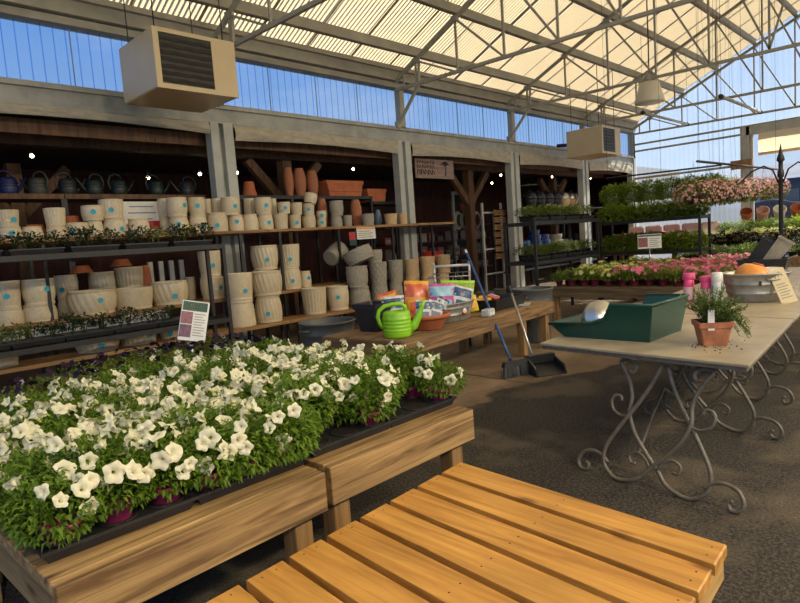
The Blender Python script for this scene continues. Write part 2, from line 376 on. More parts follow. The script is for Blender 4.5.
# ---------------------------------------------------------------- roof and steelwork
def zr(y): return 4.88+(8.75-abs(y))*.47            # underside of purlins
RX0, RX1 = -3, 21.3
for side in (1, -1):
    b = MB(); seg = 6; pitch = .085; n = int((RX1-RX0)/pitch*seg); vs = []; fs = []
    for i in range(n+1):
        x = RX0+(RX1-RX0)*i/n; o = .022*sin(2*pi*i/seg)
        vs += [(x, side*9.05, zr(9.05)+.21+o), (x, side*-.02, zr(0)+.21+o)]
    for i in range(n): fs.append((i*2, i*2+2, i*2+3, i*2+1))
    b.add(vs, fs, True); struct(b.build('ceiling', M['roof']))
    # fixing laths / sheet laps running up the slope
    b = MB(); x = -2.4; k = 0
    while x < 21:
        b.beam((x, side*8.9, zr(8.9)+.19), (x, 0, zr(0)+.19), .045 if k % 3 else .03, .014); x += 1.04; k += 1
    struct(b.build('ceiling_trim', M['canvas']))
    # purlins : C sections
    for y in [8.2-1.05*k for k in range(8)]:
        b = MB(); z = zr(y); s = side
        b.box(RX0, RX1, s*y-.02, s*y+.02, z, z+.2); b.box(RX0, RX1, min(s*y, s*(y-.09)), max(s*y, s*(y-.09)), z, z+.022)
        b.box(RX0, RX1, min(s*y, s*(y+.09)), max(s*y, s*(y+.09)), z+.178, z+.2)
        struct(b.build('ceiling_purlin', M['steel']))
def truss(x, knee=True):
    b = MB(); B0 = 4.60; ys = [8.2-1.05*k for k in range(8)]
    top = lambda y: zr(y)-.06
    for s in (1, -1):
        b.beam((x, s*8.78, top(8.78)), (x, 0, top(0)), .06, .07)
        b.beam((x, s*8.78, B0+.03), (x, 0, B0-.06), .055, .06)
        for k, y in enumerate(ys):
            b.beam((x, s*y, B0), (x, s*y, top(y)), .036)
            if k+1 < len(ys):
                y2 = ys[k+1]
                if k < 5: b.beam((x, s*y, top(y)), (x, s*y2, B0), .036)
                else: b.beam((x, s*y, B0), (x, s*y2, top(y2)), .036)
        b.beam((x, s*8.55, B0), (x, s*8.55, top(8.55)), .036)
        if knee: b.beam((x, s*8.80, 3.90), (x, s*8.15, B0), .05); b.beam((x, s*8.15, B0), (x, s*8.1, top(8.1)), .04); b.box(x-.05, x+.05, min(s*8.84, s*8.74), max(s*8.84, s*8.74), 3.86, 4.0)
    # gusset plates
    for y in ys[:3]: b.box(x-.035, x+.035, y-.07, y+.07, top(y)-.06, top(y)+.05)
    struct(b.build('ceiling_truss', M['steel']))
for x in (1.0, 5.1, 9.25, 13.35, 17.4): truss(x)
truss(21.0, False)

# ---------------------------------------------------------------- end wall (plane x = 21.16)
XE = 21.18
at = lambda u, v, o: (XE+o, u, v)
struct(ribbed(5.45, 8.85, 0, lambda y: zr(y)+.18, .15, .014, at).build('wall_far', M['endwall']))
struct(ribbed(-8.8, 5.45, 4.25, lambda y: zr(y)+.18, .15, .014, at).build('wall_far_gable', M['endwall']))
struct(ribbed(-8.8, .6, 0, 4.25, .15, .014, at).build('wall_far_right', M['endwall']))
b = MB()
for z in (4.02, 4.25): b.box(XE-.10, XE-.04, -8.8, 8.85, z, z+.06)
b.box(XE-.10, XE-.04, 5.4, 8.85, 3.08, 3.15); b.box(XE-.1, XE-.04, 5.4, 8.85, 2.02, 2.1)
struct(b.build('wall_far_rail', M['steel']))
for y in (5.33, .5):
    b = MB(); b.box(XE-.16, XE+.02, y-.13, y+.13, 0, 4.3); b.box(XE-.18, XE-.1, y-.13, y-.04, 0, 4.3); struct(b.build('column', M['post']))
b = MB(); b.box(XE-.18, XE+.02, .5, 5.3, 4.0, 4.26); b.box(XE-.12, XE-.02, 5.12, 5.2, 0, 4.0); struct(b.build('door_1', M['post']))
b = MB(); vs = []; fs = []
for a in range(31):
    y = .65+(4.95-.65)*a/30
    for c in range(7):
        v = c/6; vs.append((XE-.2-.05*sin(v*3)+.01*sin(a*.9+c), y, 4.0-.62*v))
for a in range(30):
    for c in range(6): fs.append((a*7+c, a*7+c+1, (a+1)*7+c+1, (a+1)*7+c))
b.add(vs, fs, True); b.tube([(XE-.21,.65,3.38),(XE-.21,4.95,3.38)], .045, 8)
tag(b.build('rolled_curtain', M['canvas_lit']), 'cream roller curtain above the open doorway in the far end wall', 'curtain')
b = MB(); b.box(XE-.24, XE-.18, 5.12, 5.72, 3.0, 3.27); tag(b.build('hanging_sign', M['board']), 'small brown blank board fixed to the far end-wall column', 'sign')
# things seen through the far doorway
b = MB(); b.box(24, 40, -3, 12, 0, .05); struct(b.build('ground', mat('outside_gravel', (.16,.15,.15), .9, 0, .3, 6)))
b = MB()
vs = []; fs = []
for i in range(25):
    for j in range(7):
        vs.append((26.5+.9*(j/6)+.12*sin(i*2.1+j), -1+i*.45, (2.05+.12*sin(i*1.3))*sin(j/6*pi/2)))
for i in range(24):
    for j in range(6): fs.append((i*7+j, i*7+j+1, (i+1)*7+j+1, (i+1)*7+j))
b.add(vs, fs, True); tag(b.build('gravel_heap', mat('dark_gravel', (.075,.072,.078), .95, 0, .5, 14, bump=.8)), 'dark grey gravel heap outside beyond the far doorway', 'gravel', kind='stuff')
t = thing('warehouse', 'long pale grey shed far outside behind the milky end wall', 'building', (44, 12, 0))
MB().box(0, 8, -14, 26, 0, 3.4).build('wall', mat('shed_wall', (.42,.43,.45), .8, 0, .15, 1), t)
b = MB(); b.add([(-.4,-14.3,3.4),(-.4,26.3,3.4),(4,26.3,4.9),(4,-14.3,4.9),(8.4,26.3,3.4),(8.4,-14.3,3.4)], [(0,3,2,1),(3,5,4,2),(0,5,3),(1,2,4)]); b.build('roof', mat('shed_roof', (.30,.32,.36), .7, 0, .15, 1), t)
for k in range(6): MB().box(-.06, 0, -11+6*k, -8.6+6*k, .9, 2.3).build('window', M['dark'], t)
t = thing('van', 'dark van parked beyond the gravel heap outside the far doorway', 'van', (30.5, 4.8, 0))
b = MB(); b.lathe([(1e-4,.5),(1.,.5),(1.03,.9),(1.0,1.5),(.86,2.7),(.8,3.0),(1e-4,3.05)], 28, fn=lambda a,i: 1/max(abs(cos(a)),abs(sin(a)))**.75, sx=1.0, sy=2.4); b.build('body', mat('dark_van_paint', (.05,.055,.07), .3, 0, .1, 3), t)
for y in (-1.2, .0, 1.2):
    b = MB(); b.box(-1.0, -.9, y-.5, y+.5, 1.75, 2.55, c=.02); b.build('window', mat('van_glass', (.12,.15,.2), .1, 0, .1, 2), t)
for y in (-1.5, 1.5):
    b = MB(); b.lathe([(1e-4,-.12),(.38,-.12),(.4,0),(.38,.12),(1e-4,.12)], 20, Matrix.Translation((-.85,y,.4)) @ Matrix.Rotation(pi/2, 4, 'Y')); b.build('wheel', M['black'], t)

# ---------------------------------------------------------------- store interior behind the bays
struct(MB().box(-3, 26, 14.0, 14.1, 0, 3.6).build('wall_store_back', M['barn']))
struct(MB().box(-3, 26, 9.02, 14.1, 3.52, 3.6).build('ceiling_store', M['dark']))
struct(MB().box(-3.1, -3, 9.0, 14.1, 0, 3.6).build('wall_store_side', M['barn']))
struct(MB().box(25.9, 26, 9.0, 14.1, 0, 3.6).build('wall_store_far', M['barn']))
struct(MB().box(21.3, 26, 9.0, 9.1, 0, 3.6).build('wall_store_front', M['barn']))
b = MB(); b.box(-3, 21, 9.9, 10.1, 3.28, 3.5); b.box(-3, 21, 9.2, 9.3, 3.3, 3.5); struct(b.build('ceiling_store_beam', M['timber']))
for i, (x, y) in enumerate(((2.9, 11.9), (7.15, 10.0), (13.1, 10.0), (18.6, 10.6))):
    b = MB(); b.box(x-.11, x+.11, y-.11, y+.11, 0, 3.3, c=.012)
    for s in (-1, 1): b.beam((x, y, 2.35), (x+s*.85, y, 3.25), .13, .16)
    struct(b.build('column_timber', M['timber']))
b = MB(); b.box(17.25, 18.5, 13.93, 14.0, 0, 3.2); struct(b.build('door_2', M['post']))
b = MB(); b.box(17.37, 18.38, 13.9, 13.95, 0, 3.08); o = b.build('door_panel', M['dark'], D.objects['door_2']); o['kind'] = 'structure'
bulbs = [(2.98,11,3.3),(4.83,11,3.0),(5.86,11,3.1),(6.68,11,3.15),(9.88,11,3.34),(15.62,11,3.12),(16.13,11,3.38),(19.28,11,3.41),(20.6,10.2,3.3)]
for i, (x, y, z) in enumerate(bulbs):
    t = thing('ceiling_bulb', '%s warm glowing ceiling bulb inside the dark store' % nth(i, 9), 'light bulb', (x,y,z), 0, 'glowing bulbs inside the store')
    MB().ball((0,0,0), .03, 10, 8).build('glass', M['bulb'], t)
    MB().lathe([(.03,.04),(.03,.1),(.012,.11),(.012,3.52-z)], 10).build('socket', M['dark'], t)
for i, (x, y) in enumerate(((18.0, 11.2), (19.8, 11.2))):
    t = thing('pendant_lamp', ['white-lipped black dome pendant lamp in the store, left of two', 'white-lipped black dome pendant lamp in the store, right of two'][i], 'lamp', (x, y, 3.12), 0, 'pendant lamps in the store')
    MB().lathe([(.34,-.0),(.32,.03),(.2,.14),(.06,.2),(.05,.24)], 24).build('shade', M['dark'], t)
    MB().lathe([(1e-4,.012),(.31,.012),(.335,-.006),(1e-4,-.008)], 24).build('diffuser', M['white'], t)
    MB().tube([(0,0,.22),(0,0,.4)], .01).build('cord', M['dark'], t)

# ---------------------------------------------------------------- hung equipment
def heater(x, y, z, rz, label):
    """box 1.08 wide (x), 1.0 deep (y), .70 tall; louvre on the -y face"""
    t = thing('unit_heater', label, 'heater', (x, y, z), rz, 'unit heaters hung under the roof')
    W, Dp, H = 1.08, 1.0, .70
    b = MB(); b.box(-W/2, W/2, .02, Dp, 0, H, c=.015)
    # front frame round the louvre
    for q in ((-W/2, -W/2+.07, 0, H), (.21, W/2, 0, H), (-W/2+.07, .21, 0, .06), (-W/2+.07, .21, H-.05, H)): b.box(q[0], q[1], 0, .03, q[2], q[3])
    b.build('casing', M['beige'], t)
    MB().box(-W/2+.07, .21, .012, .025, .06, H-.05).build('louvre_back', M['dark'], t)
    for k in range(7):
        zz = .075+k*.08; b = MB(); n = 10; vs = []; fs = []
        for i in range(n+1):
            xx = -W/2+.075+(W/2+.13)*i/n; w_ = .006*sin(i*1.9+k*2)
            vs += [(xx, -.005, zz+.012+w_), (xx, .014, zz+.058+w_)]
        for i in range(n): fs.append((i*2, i*2+2, i*2+3, i*2+1))
        b.add(vs, fs, True); b.build('louvre_blade', mat('louvre_%d' % k, (.03,.025,.02), .4, .3), t)
    b = MB(); b.box(-.3, .3, Dp, Dp+.12, .12, .55); b.tube([(.2, Dp+.1, .3), (.2, Dp+.25, .45), (.25, Dp+.7, .5)], .05); b.build('fan_housing', M['dark'], t)
    for sx in (-1, 1):
        for yy in (.12, .88):
            b = MB(); yw = y+yy; b.tube([(sx*.45, yy, H), (sx*.45, yy, zr(yw)-z)], .008, 6); b.build('hanging_rod', M['dark'], t)
heater(3.85, 7.0, 3.52, 0, 'large beige louvred unit heater hung nearest the camera at upper left')
heater(15.38, 7.0, 3.39, 0, 'smaller-looking beige unit heater hung far along the wall near the corner')
t = thing('high_bay_lamp', 'cone-shaped white high bay lamp hung from the roof centre right', 'lamp', (13.4, 5.22, 4.1))
MB().lathe([(.30,0),(.31,.01),(.27,.16),(.20,.42),(.16,.44),(.19,.41),(.26,.15),(.295,.012)], 28).build('shade', M['shade'], t)
MB().lathe([(1e-4,.02),(.28,.02),(.28,.03),(1e-4,.035)], 28).build('lens', M['beige'], t)
b = MB(); b.lathe([(.1,.43),(.11,.5),(.07,.62),(.03,.68)], 16); b.build('housing', M['steel'], t)
MB().tube([(0,0,.66),(.02,0,1.2),(0,0,zr(5.22)-4.1)], .014, 6).build('cord', M['dark'], t)
for i, x in enumerate((-1.5, 2.5, 6.5, 10.5)):  # unseen row of lamps, added as warm fill light for the foreground
    t = thing('high_bay_lamp', 'added fill lamp in an unseen right-hand row, %s' % nth(i, 4, 'near end'), 'lamp', (x, -3.2, 4.3))
    MB().lathe([(.30,0),(.31,.01),(.27,.16),(.20,.42),(.16,.44),(.19,.41),(.26,.15),(.295,.012)], 28).build('shade', M['beige'], t)
    MB().tube([(0,0,.42),(0,0,zr(3.2)-4.3+.2)], .014, 6).build('cord', M['dark'], t)
    al = D.lights.new('fill_light', 'AREA'); al.shape = 'DISK'; al.size = .5; al.energy = 330; al.color = (1,.86,.62)
    lo = D.objects.new('fill_light', al); COL.objects.link(lo); lo.parent = t; lo.location = (0,0,-.01); lo.rotation_euler = (.55, 0, 0)
for i, (x, y, z) in enumerate(((14.07, 4.0, 4.05), (15.23, 6.1, 4.25))):
    t = thing('strip_light', ['slim tube strip light hung before the far gable, right one', 'slim tube strip light hung before the far gable, left one'][i], 'light', (x, y, z), 0, 'strip lights hung under the trusses')
    MB().tube([(0,0,0),(3.1,0,0)], .035, 10).build('tube', M['galv_beam'], t)
    for q in (0, 3.1):
        b = MB(); b.lathe([(1e-4,-.05),(.05,-.05),(.05,.05),(1e-4,.05)], 10, Matrix.Translation((q,0,0)) @ Matrix.Rotation(pi/2,4,'Y')); b.build('end_cap', M['dark'], t)
        MB().tube([(q,0,.03),(q,0,zr(y)-z)], .004, 5).build('wire', M['dark'], t)
def pipe(a, c, label, r=.022):
    t = thing('hanging_pipe', label, 'pipe', a); v = Vector(c)-Vector(a)
    MB().tube([(0,0,0), v], r, 8).build('pipe', M['dark'], t)
    for f in (.02, .5, .98):
        q = v*f; MB().tube([q, (q.x, q.y, zr(a[1]+q.y)-a[2])], .003, 5).build('wire', M['dark'], t)
pipe((10.95, 3.5, 2.5), (15.4, 3.28, 2.5), 'black pipe hung on wires above the pink hanging baskets')
pipe((12.6, 5.9, 2.55), (13.0, 3.7, 2.55), 'thin black pipe hung on wires above the fern rack', .018)
POTS=[
('top',1.929,8.38,1.85,0.132,0.165,'c',1,0),
('top',1.924,8.38,2.015,0.126,0.197,'r',0,1),
('top',2.168,8.38,1.85,0.117,0.157,'c',1,0),
('top',2.436,8.38,1.85,0.12,0.161,'c',1,0),
('top',2.441,8.38,2.011,0.126,0.22,'r',0,1),
('top',2.678,8.38,1.85,0.142,0.192,'c',0,0),
('top',2.897,8.38,1.85,0.105,0.213,'c',1,0),
('top',2.892,8.38,2.063,0.138,0.196,'c',0,1),
('top',3.148,8.38,1.85,0.142,0.233,'c',1,0),
('top',3.135,8.38,2.083,0.154,0.254,'r',0,1),
('top',3.474,8.38,1.85,0.142,0.226,'c',1,0),
('top',4.004,8.7,1.85,0.082,0.269,'c',1,0),
('top',4.016,8.7,2.119,0.096,0.265,'c',0,1),
('top',4.06,8.38,1.85,0.135,0.242,'c',1,0),
('top',4.055,8.38,2.092,0.145,0.274,'c',0,1),
('top',4.353,8.38,1.85,0.134,0.251,'c',1,0),
('top',4.358,8.38,2.101,0.126,0.266,'c',0,1),
('top',4.707,8.7,1.85,0.063,0.53,'c',0,0),
('top',4.669,8.38,1.85,0.157,0.291,'c',1,0),
('top',4.987,8.38,1.85,0.121,0.247,'c',1,0),
('top',4.92,8.38,2.097,0.144,0.279,'c',0,1),
('top',4.862,8.7,1.85,0.079,0.538,'c',0,0),
('top',5.243,8.38,1.85,0.128,0.258,'c',1,0),
('top',5.454,8.7,1.85,0.091,0.539,'c',0,0),
('top',5.524,8.38,1.85,0.13,0.254,'c',1,0),
('top',5.514,8.38,2.104,0.138,0.266,'c',0,1),
('top',5.925,8.7,1.85,0.06,0.539,'c',0,0),
('top',5.825,8.38,1.85,0.125,0.257,'r',0,0),
('top',5.913,8.38,2.107,0.109,0.189,'r',0,1),
('top',6.115,8.38,1.85,0.106,0.235,'r',0,0),
('top',6.167,8.38,2.085,0.102,0.202,'r',0,1),
('top',6.405,8.38,1.85,0.121,0.213,'c',0,0),
('top',6.419,8.38,2.063,0.104,0.206,'r',0,1),
('top',6.68,8.38,1.85,0.088,0.155,'c',0,0),
('top',6.693,8.38,2.005,0.093,0.14,'c',0,1),
('top',6.98,8.7,1.85,0.092,0.541,'j',0,0),
('top',7.024,8.38,1.85,0.109,0.201,'g',1,0),
('top',7.049,8.38,2.051,0.127,0.269,'g',0,1),
('top',7.292,8.38,1.85,0.087,0.205,'k',0,0),
('top',7.802,8.7,1.85,0.111,0.523,'j',0,0),
('top',7.801,8.38,1.85,0.124,0.225,'k',0,0),
('top',8.38,8.7,1.85,0.075,0.322,'b',0,0),
('top',8.416,8.38,1.85,0.132,0.215,'n',0,0),
('top',8.757,8.38,1.85,0.096,0.219,'n',0,0),
('mid',1.792,8.32,0.85,0.156,0.2,'c',1,0),
('mid',1.805,8.32,1.05,0.143,0.323,'r',0,1),
('mid',2.117,8.32,0.85,0.195,0.207,'c',1,0),
('mid',2.134,8.32,1.057,0.185,0.309,'c',0,1),
('mid',2.559,8.74,0.85,0.114,0.224,'c',1,0),
('mid',2.577,8.74,1.074,0.14,0.307,'s',0,1),
('mid',2.735,8.32,0.85,0.293,0.315,'s',0,0),
('mid',3.031,8.74,0.85,0.167,0.533,'s',0,0),
('mid',3.405,8.74,0.85,0.191,0.573,'r',0,0),
('mid',3.263,8.32,0.85,0.261,0.293,'l',0,0),
('mid',3.78,8.32,0.85,0.251,0.332,'s',0,0),
('mid',4.304,8.74,0.85,0.081,0.346,'c',0,0),
('mid',4.451,8.32,0.85,0.178,0.328,'c',0,0),
('mid',4.443,8.32,1.178,0.166,0.394,'l',0,1),
('mid',5.369,8.32,0.85,0.215,0.358,'s',1,0),
('mid',5.409,8.32,1.208,0.215,0.394,'s',0,1),
('mid',5.865,8.32,0.85,0.185,0.368,'s',1,0),
('mid',5.886,8.32,1.218,0.184,0.375,'r',0,1),
('mid',6.185,8.32,0.85,0.099,0.273,'c',1,0),
('low',1.564,7.78,0.44,0.151,0.136,'l',0,0),
('low',2.559,7.78,0.44,0.25,0.201,'s',0,0),
('low',3.054,7.78,0.44,0.239,0.2,'r',0,0),
('low',3.51,7.78,0.44,0.168,0.171,'r',0,0),
('low',4.573,7.78,0.44,0.202,0.382,'l',1,0),
('low',4.581,7.78,0.822,0.198,0.398,'l',0,1),
('low',5.044,7.78,0.44,0.199,0.402,'s',1,0),
('low',5.055,7.78,0.842,0.228,0.367,'s',0,1),
('low',5.923,7.78,0.44,0.204,0.426,'r',0,0),
('low',6.426,7.78,0.44,0.182,0.402,'c',0,0),
('low',6.913,7.78,0.44,0.188,0.332,'g',1,0),
('low',6.886,7.78,0.772,0.191,0.37,'g',0,1),
('low',7.396,7.78,0.44,0.163,0.354,'k',1,0),
('low',7.398,7.78,0.794,0.162,0.38,'k',0,1),
('low',7.343,7.78,1.174,0.139,0.223,'g',0,2),
('low',7.816,7.78,0.44,0.135,0.332,'k',1,0),
('low',7.846,7.78,0.772,0.139,0.406,'k',0,1),
('low',8.247,7.78,0.44,0.143,0.385,'n',1,0),
('low',8.28,7.78,0.825,0.148,0.341,'n',0,1),
('low',8.707,7.78,0.44,0.147,0.363,'n',1,0),
('low',8.739,7.78,0.803,0.152,0.38,'n',0,1),
('low',9.181,7.78,0.44,0.141,0.381,'n',1,0),
('low',9.219,7.78,0.821,0.15,0.367,'n',0,1),
('upper',5.925,9.4,2.5,0.128,0.258,'t',1,0),
('upper',6.793,9.4,2.5,0.094,0.541,'j',0,0),
('upper',7.048,9.4,2.5,0.124,0.532,'j',0,0),
('upper',7.35,9.4,2.5,0.117,0.504,'j',0,0),
]
# ---------------------------------------------------------------- pot shelving along the store front
t = thing('stepped_shelf', 'long stepped plank shelving in front of the store bays, stacked with pots', 'shelf', (5.2, 8.1, 0))
def plank_row(name, x0, x1, y0, y1, z, posts, th=.045):
    n = max(1, int(round((x1-x0)/2.4)))
    for k in range(n):
        a = x0+(x1-x0)*k/n; c = x0+(x1-x0)*(k+1)/n
        MB().box(a+.004-5.2, c-.004-5.2, y0-8.1, y1-8.1, z-th, z, c=.004).build(name, M['board'], t)
    for px in posts:
        for py in (y0+.04, y1-.04):
            MB().box(px-.02-5.2, px+.02-5.2, py-.02-8.1, py+.02-8.1, 0, z-th).build('post', M['dark'], t)
plank_row('low_plank', .7, 9.75, 7.5, 8.03, .44, (1.0, 2.9, 5.4, 6.0, 8.2, 9.6))
plank_row('middle_plank', .7, 7.1, 8.06, 8.82, .85, (1.2, 3.4, 6.6))
plank_row('top_plank', .7, 10.1, 8.12, 8.80, 1.85, (2.2, 4.9, 5.62, 6.86, 7.25, 8.2, 9.0, 10.05))
t = thing('metal_shelf', 'black metal shelf carrying tall terracotta jars under the canvas', 'shelf', (7.3, 9.45, 0))
for a, c in ((5.5, 7.72), (7.73, 8.75)):
    MB().box(a-7.3, c-7.3, -.25, .3, 2.44, 2.5).build('shelf_board', M['dark'], t)
MB().box(8.76-7.3, 10-7.3, -.25, .3, 2.33, 2.39).build('shelf_board', M['dark'], t)
for px in (5.6, 6.7, 8.72, 9.9):
    for py in (-.22, .26): MB().box(px-7.3-.025, px-7.3+.025, py-.025, py+.025, 0, 2.44 if px < 8.74 else 2.33).build('post', M['dark'], t)
t = thing('metal_shelf', 'dark shelf with a row of watering cans under the first canvas', 'shelf', (2.9, 9.55, 0))
for a, c in ((.9, 2.85), (2.86, 5.0)):
    MB().box(a-2.9, c-2.9, -.28, .28, 2.44, 2.51).build('shelf_board', M['timber'], t)
for px in (1.0, 2.85, 4.9):
    MB().box(px-2.94, px-2.86, -.26, -.2, 0, 2.44).build('post', M['dark'], t)
# thin uprights between the upper and middle boards
# ---- pot meshes, unit radius and height, upright or upside down
def pot_mesh(kind, inv):
    n = 40
    P = {'crock': [(.76,0),(.88,.0),(.90,.03),(.90,.07),(.86,.085),(.855,.10),(.91,.18),(.965,.34),(.99,.5),(1.0,.66),(.985,.82),(.95,.9),(.945,.92),(.975,.945),(.985,.985),(.95,1.0),(.88,1.0),(.86,.97),(.88,.7),(.8,.3),(.001,.26)],
         'bowl': [(.82,0),(.88,.0),(.90,.04),(.90,.08),(.87,.10),(.90,.2),(.955,.45),(.98,.7),(1.0,.9),(1.0,.96),(.985,1.),(.93,1.),(.91,.96),(.88,.5),(.001,.4)],
         'taper': [(.76,0),(.85,0),(.87,.03),(.87,.07),(.84,.085),(.85,.12),(.895,.4),(.94,.7),(.97,.9),(.97,.93),(1.,.95),(1.,.99),(.98,1.),(.92,1.),(.89,.95),(.7,.3),(.001,.26)],
         'terra': [(.62,0),(.66,0),(.68,.02),(.9,.74),(.92,.76),(1.,.77),(1.,.98),(.97,1.),(.9,1.),(.87,.95),(.62,.15),(.001,.12)],
         'jar': [(.55,0),(.62,0),(.66,.04),(.85,.25),(.98,.45),(1.,.58),(.94,.75),(.78,.9),(.66,.96),(.68,.98),(.66,1.),(.56,1.),(.54,.96),(.8,.6),(.001,.4)],
         'vase': [(.5,0),(.7,.02),(.95,.25),(1.,.45),(.85,.7),(.6,.88),(.55,.93),(.65,.97),(.62,1.),(.5,1.),(.45,.9),(.001,.7)]}
    base, pat = {'c': ('crock','band'), 'r': ('taper','rib'), 's': ('crock','swirl'), 'l': ('bowl','weave'), 'g': ('crock','ring'), 'k': ('taper','lattice'),
                 'n': ('taper','plain'), 't': ('terra','plain'), 'j': ('jar','ring'), 'b': ('vase','plain')}[kind]
    prof = []
    src = P[base]
    for i, (r, z) in enumerate(src):        # denser wall for relief
        prof.append((r, z))
        if i+1 < len(src) and z >= .1 and src[i+1][1] <= .9 and src[i+1][1] > z and r > .5:
            r2, z2 = src[i+1]; k = max(1, int((z2-z)/.05))
            for q in range(1, k): prof.append((r+(r2-r)*q/k, z+(z2-z)*q/k))
    zs = [z for r, z in prof]; top_i = max(range(len(zs)), key=lambda i: zs[i])
    N_ = {'rib': 88, 'swirl': 80, 'lattice': 80, 'weave': 72}.get(pat, n)
    def fn(a, i):
        z = zs[i]
        if i >= top_i or z < .12 or z > .9: return 1
        if pat == 'rib': return 1+.028*cos(22*a)
        if pat == 'swirl': return 1+.024*cos(20*a+7*z)
        if pat == 'lattice': return 1+.04*max(cos(10*a+18*z), cos(10*a-18*z))
        if pat == 'weave': return 1+.016*cos(18*a)*cos(40*z)
        if pat == 'ring': return 1+.02*cos(44*z)
        if pat == 'band': return 1+.008*cos(60*z)
        return 1
    b = MB(); b.lathe(prof, N_, None, fn)
    if inv:
        b.v = [(x, -y, 1-z) for x, y, z in b.v]
    return b.mesh('pot'), (lambda z: max((r for r, zz in src if abs(zz-z) < .14), default=.9))
PM = {}
def pot_of(kind, inv):
    if (kind, inv) not in PM: PM[(kind, inv)] = pot_mesh(kind, inv)
    return PM[(kind, inv)]
POTMAT = {'c':'cream','r':'cream','s':'cream','l':'cream','g':'graypot','k':'graypot','n':'tan','t':'terra','j':'terra2','b':'bluegray'}
def sticker_mesh():
    b = MB(); vs = [(0,0,0)]; fs = []
    for k in range(16): a = 2*pi*k/16; r = .05*(1+.12*cos(8*a)); vs.append((r*cos(a), -.0004*0, r*sin(a)))
    for k in range(16): fs.append((0, 1+k, 1+(k+1)%16))
    b.add(vs, fs); return b.mesh('sticker', M['sticker'])
STK = sticker_mesh()
bb = MB(); bb.add([(-.03,0,-.012),(.03,0,-.012),(.03,0,.012),(-.03,0,.012)], [(0,1,2,3)]); PAPER = bb.mesh('paper', M['stickerw'])
DESC = {('c',0): 'banded cream crock', ('c',1): 'upturned banded cream crock', ('r',0): 'ribbed cream planter', ('r',1): 'upturned ribbed cream planter',
        ('s',0): 'cream planter with slanting flutes', ('s',1): 'upturned cream planter with slanting flutes', ('l',0): 'cream planter with basket-weave relief', ('l',1): 'upturned cream planter with basket-weave relief',
        ('g',0): 'ringed grey clay pot', ('g',1): 'upturned ringed grey clay pot', ('k',0): 'grey clay pot with diamond lattice', ('k',1): 'upturned lattice grey pot',
        ('n',0): 'plain tan clay pot', ('n',1): 'upturned plain tan clay pot', ('t',1): 'terracotta pot turned upside down', ('j',0): 'tall ringed terracotta jar', ('b',0): 'blue-grey glazed vase'}
SH = {'top': 'top shelf', 'mid': 'middle shelf', 'low': 'lowest shelf', 'upper': 'black metal shelf'}
rr = random.Random(3)
order = {}
for r in POTS:
    order.setdefault((r[0], r[8] > 0, POTMAT[r[6]]), []).append(r[1])
for v in order.values(): v.sort()
CLR = {'cream':'cream','graypot':'grey','tan':'tan','terra':'upturned terracotta','terra2':'terracotta','bluegray':'blue-grey'}
IU = min(i for i, r in enumerate(POTS) if r[0] == 'upper')
for i, (sh, x, y, z, rad, h, kind, inv, lvl) in enumerate(POTS):
    me, rf = pot_of(kind, inv)
    lst = order[(sh, lvl > 0, POTMAT[kind])]; k = lst.index(x)
    where = ('stacked second, ' if lvl > 0 else '')+(nth(k, len(lst)) if len(lst) > 1 else 'only one')
    cl = CLR[POTMAT[kind]]
    one = ('only %s one' % cl) if len(lst) == 1 else ('leftmost %s one' % cl) if k == 0 else '%s %s one from left' % (ORD[k], cl)
    lab = '%s, %s, %s of %s' % (DESC[(kind, inv)], one, 'upper tier' if lvl > 0 else 'lower tier', SH[sh])
    if sh == 'upper': lab = '%s, %s of four, on the black metal shelf' % (DESC[(kind, inv)], nth(i-IU, 4))
    nm = {'j': 'terracotta_jar', 't': 'terracotta_pot', 'b': 'glazed_vase'}.get(kind, 'planter_pot')
    m_ = POTMAT[kind]
    if m_ == 'cream' and rr.random() < .35: m_ = 'creamdark'
    key = (kind, inv, m_)
    if key not in PM:
        mm = me.copy(); mm.materials.clear(); mm.materials.append(M[m_]); PM[key] = mm
    o = put(nm, PM[key], None, (x, y, z), (0, 0, rr.uniform(0, 6.28)), (rad, rad, h))
    tag(o, lab, 'jar' if kind == 'j' else 'vase' if kind == 'b' else 'pot', {'top':'pots along the top shelf','mid':'pots on the middle shelf','low':'big pots on the lowest shelf','upper':'terracotta on the black shelf'}[sh])
    if POTMAT[kind] == 'cream' and rr.random() < .62:
        # round cyan sticker on the wall facing the aisle
        zf = rr.uniform(.32, .62); ang = -pi/2+rr.uniform(-.75, .35)
        q = rf(1-zf if inv else zf)*1.045
        a = ang-o.rotation_euler.z
        s = put('sticker', STK, o, (q*cos(a), q*sin(a), zf), (0, 0, a+pi/2), (.85*min(1,.14/rad*1.25)*.9/ .9, 1, .85*.8*.17/h*1.25/ .9)); s.scale = (.034/(.05*rad), 1, .034/(.05*h)); s['label'] = 'round cyan price sticker'
        if rr.random() < .5:
            zf2 = zf-.02; a2 = a-.055/rad*1.3
            s2 = put('paper_label', PAPER, o, (q*cos(a2), q*sin(a2), zf2), (0, 0, a2+pi/2), (.6/rad, 1, .6/h)); s2['label'] = 'small white barcode label'
# tilted pots
def tilted(kind, loc, rot, rad, h, lab, mt):
    me, _ = pot_of(kind, 0); mm = me.copy(); mm.materials.clear(); mm.materials.append(M[mt])
    tag(put('planter_pot', mm, None, loc, rot, (rad, rad, h)), lab, 'pot')
tilted('g', (7.02, 7.78, 1.20), (-.32, -.20, 0), .26, .24, 'tilted wide grey bowl lying on top of the grey pot stack', 'graypot')
tilted('g', (6.74, 8.3, 1.30), (-.2, 1.15, 0), .17, .36, 'grey pot lying on its side behind the grey stack', 'graypot')
tilted('c', (6.46, 8.38, 2.275), (.0, .28, 0), .115, .17, 'tilted cream pot balanced topmost on the small-pot stacks', 'cream')
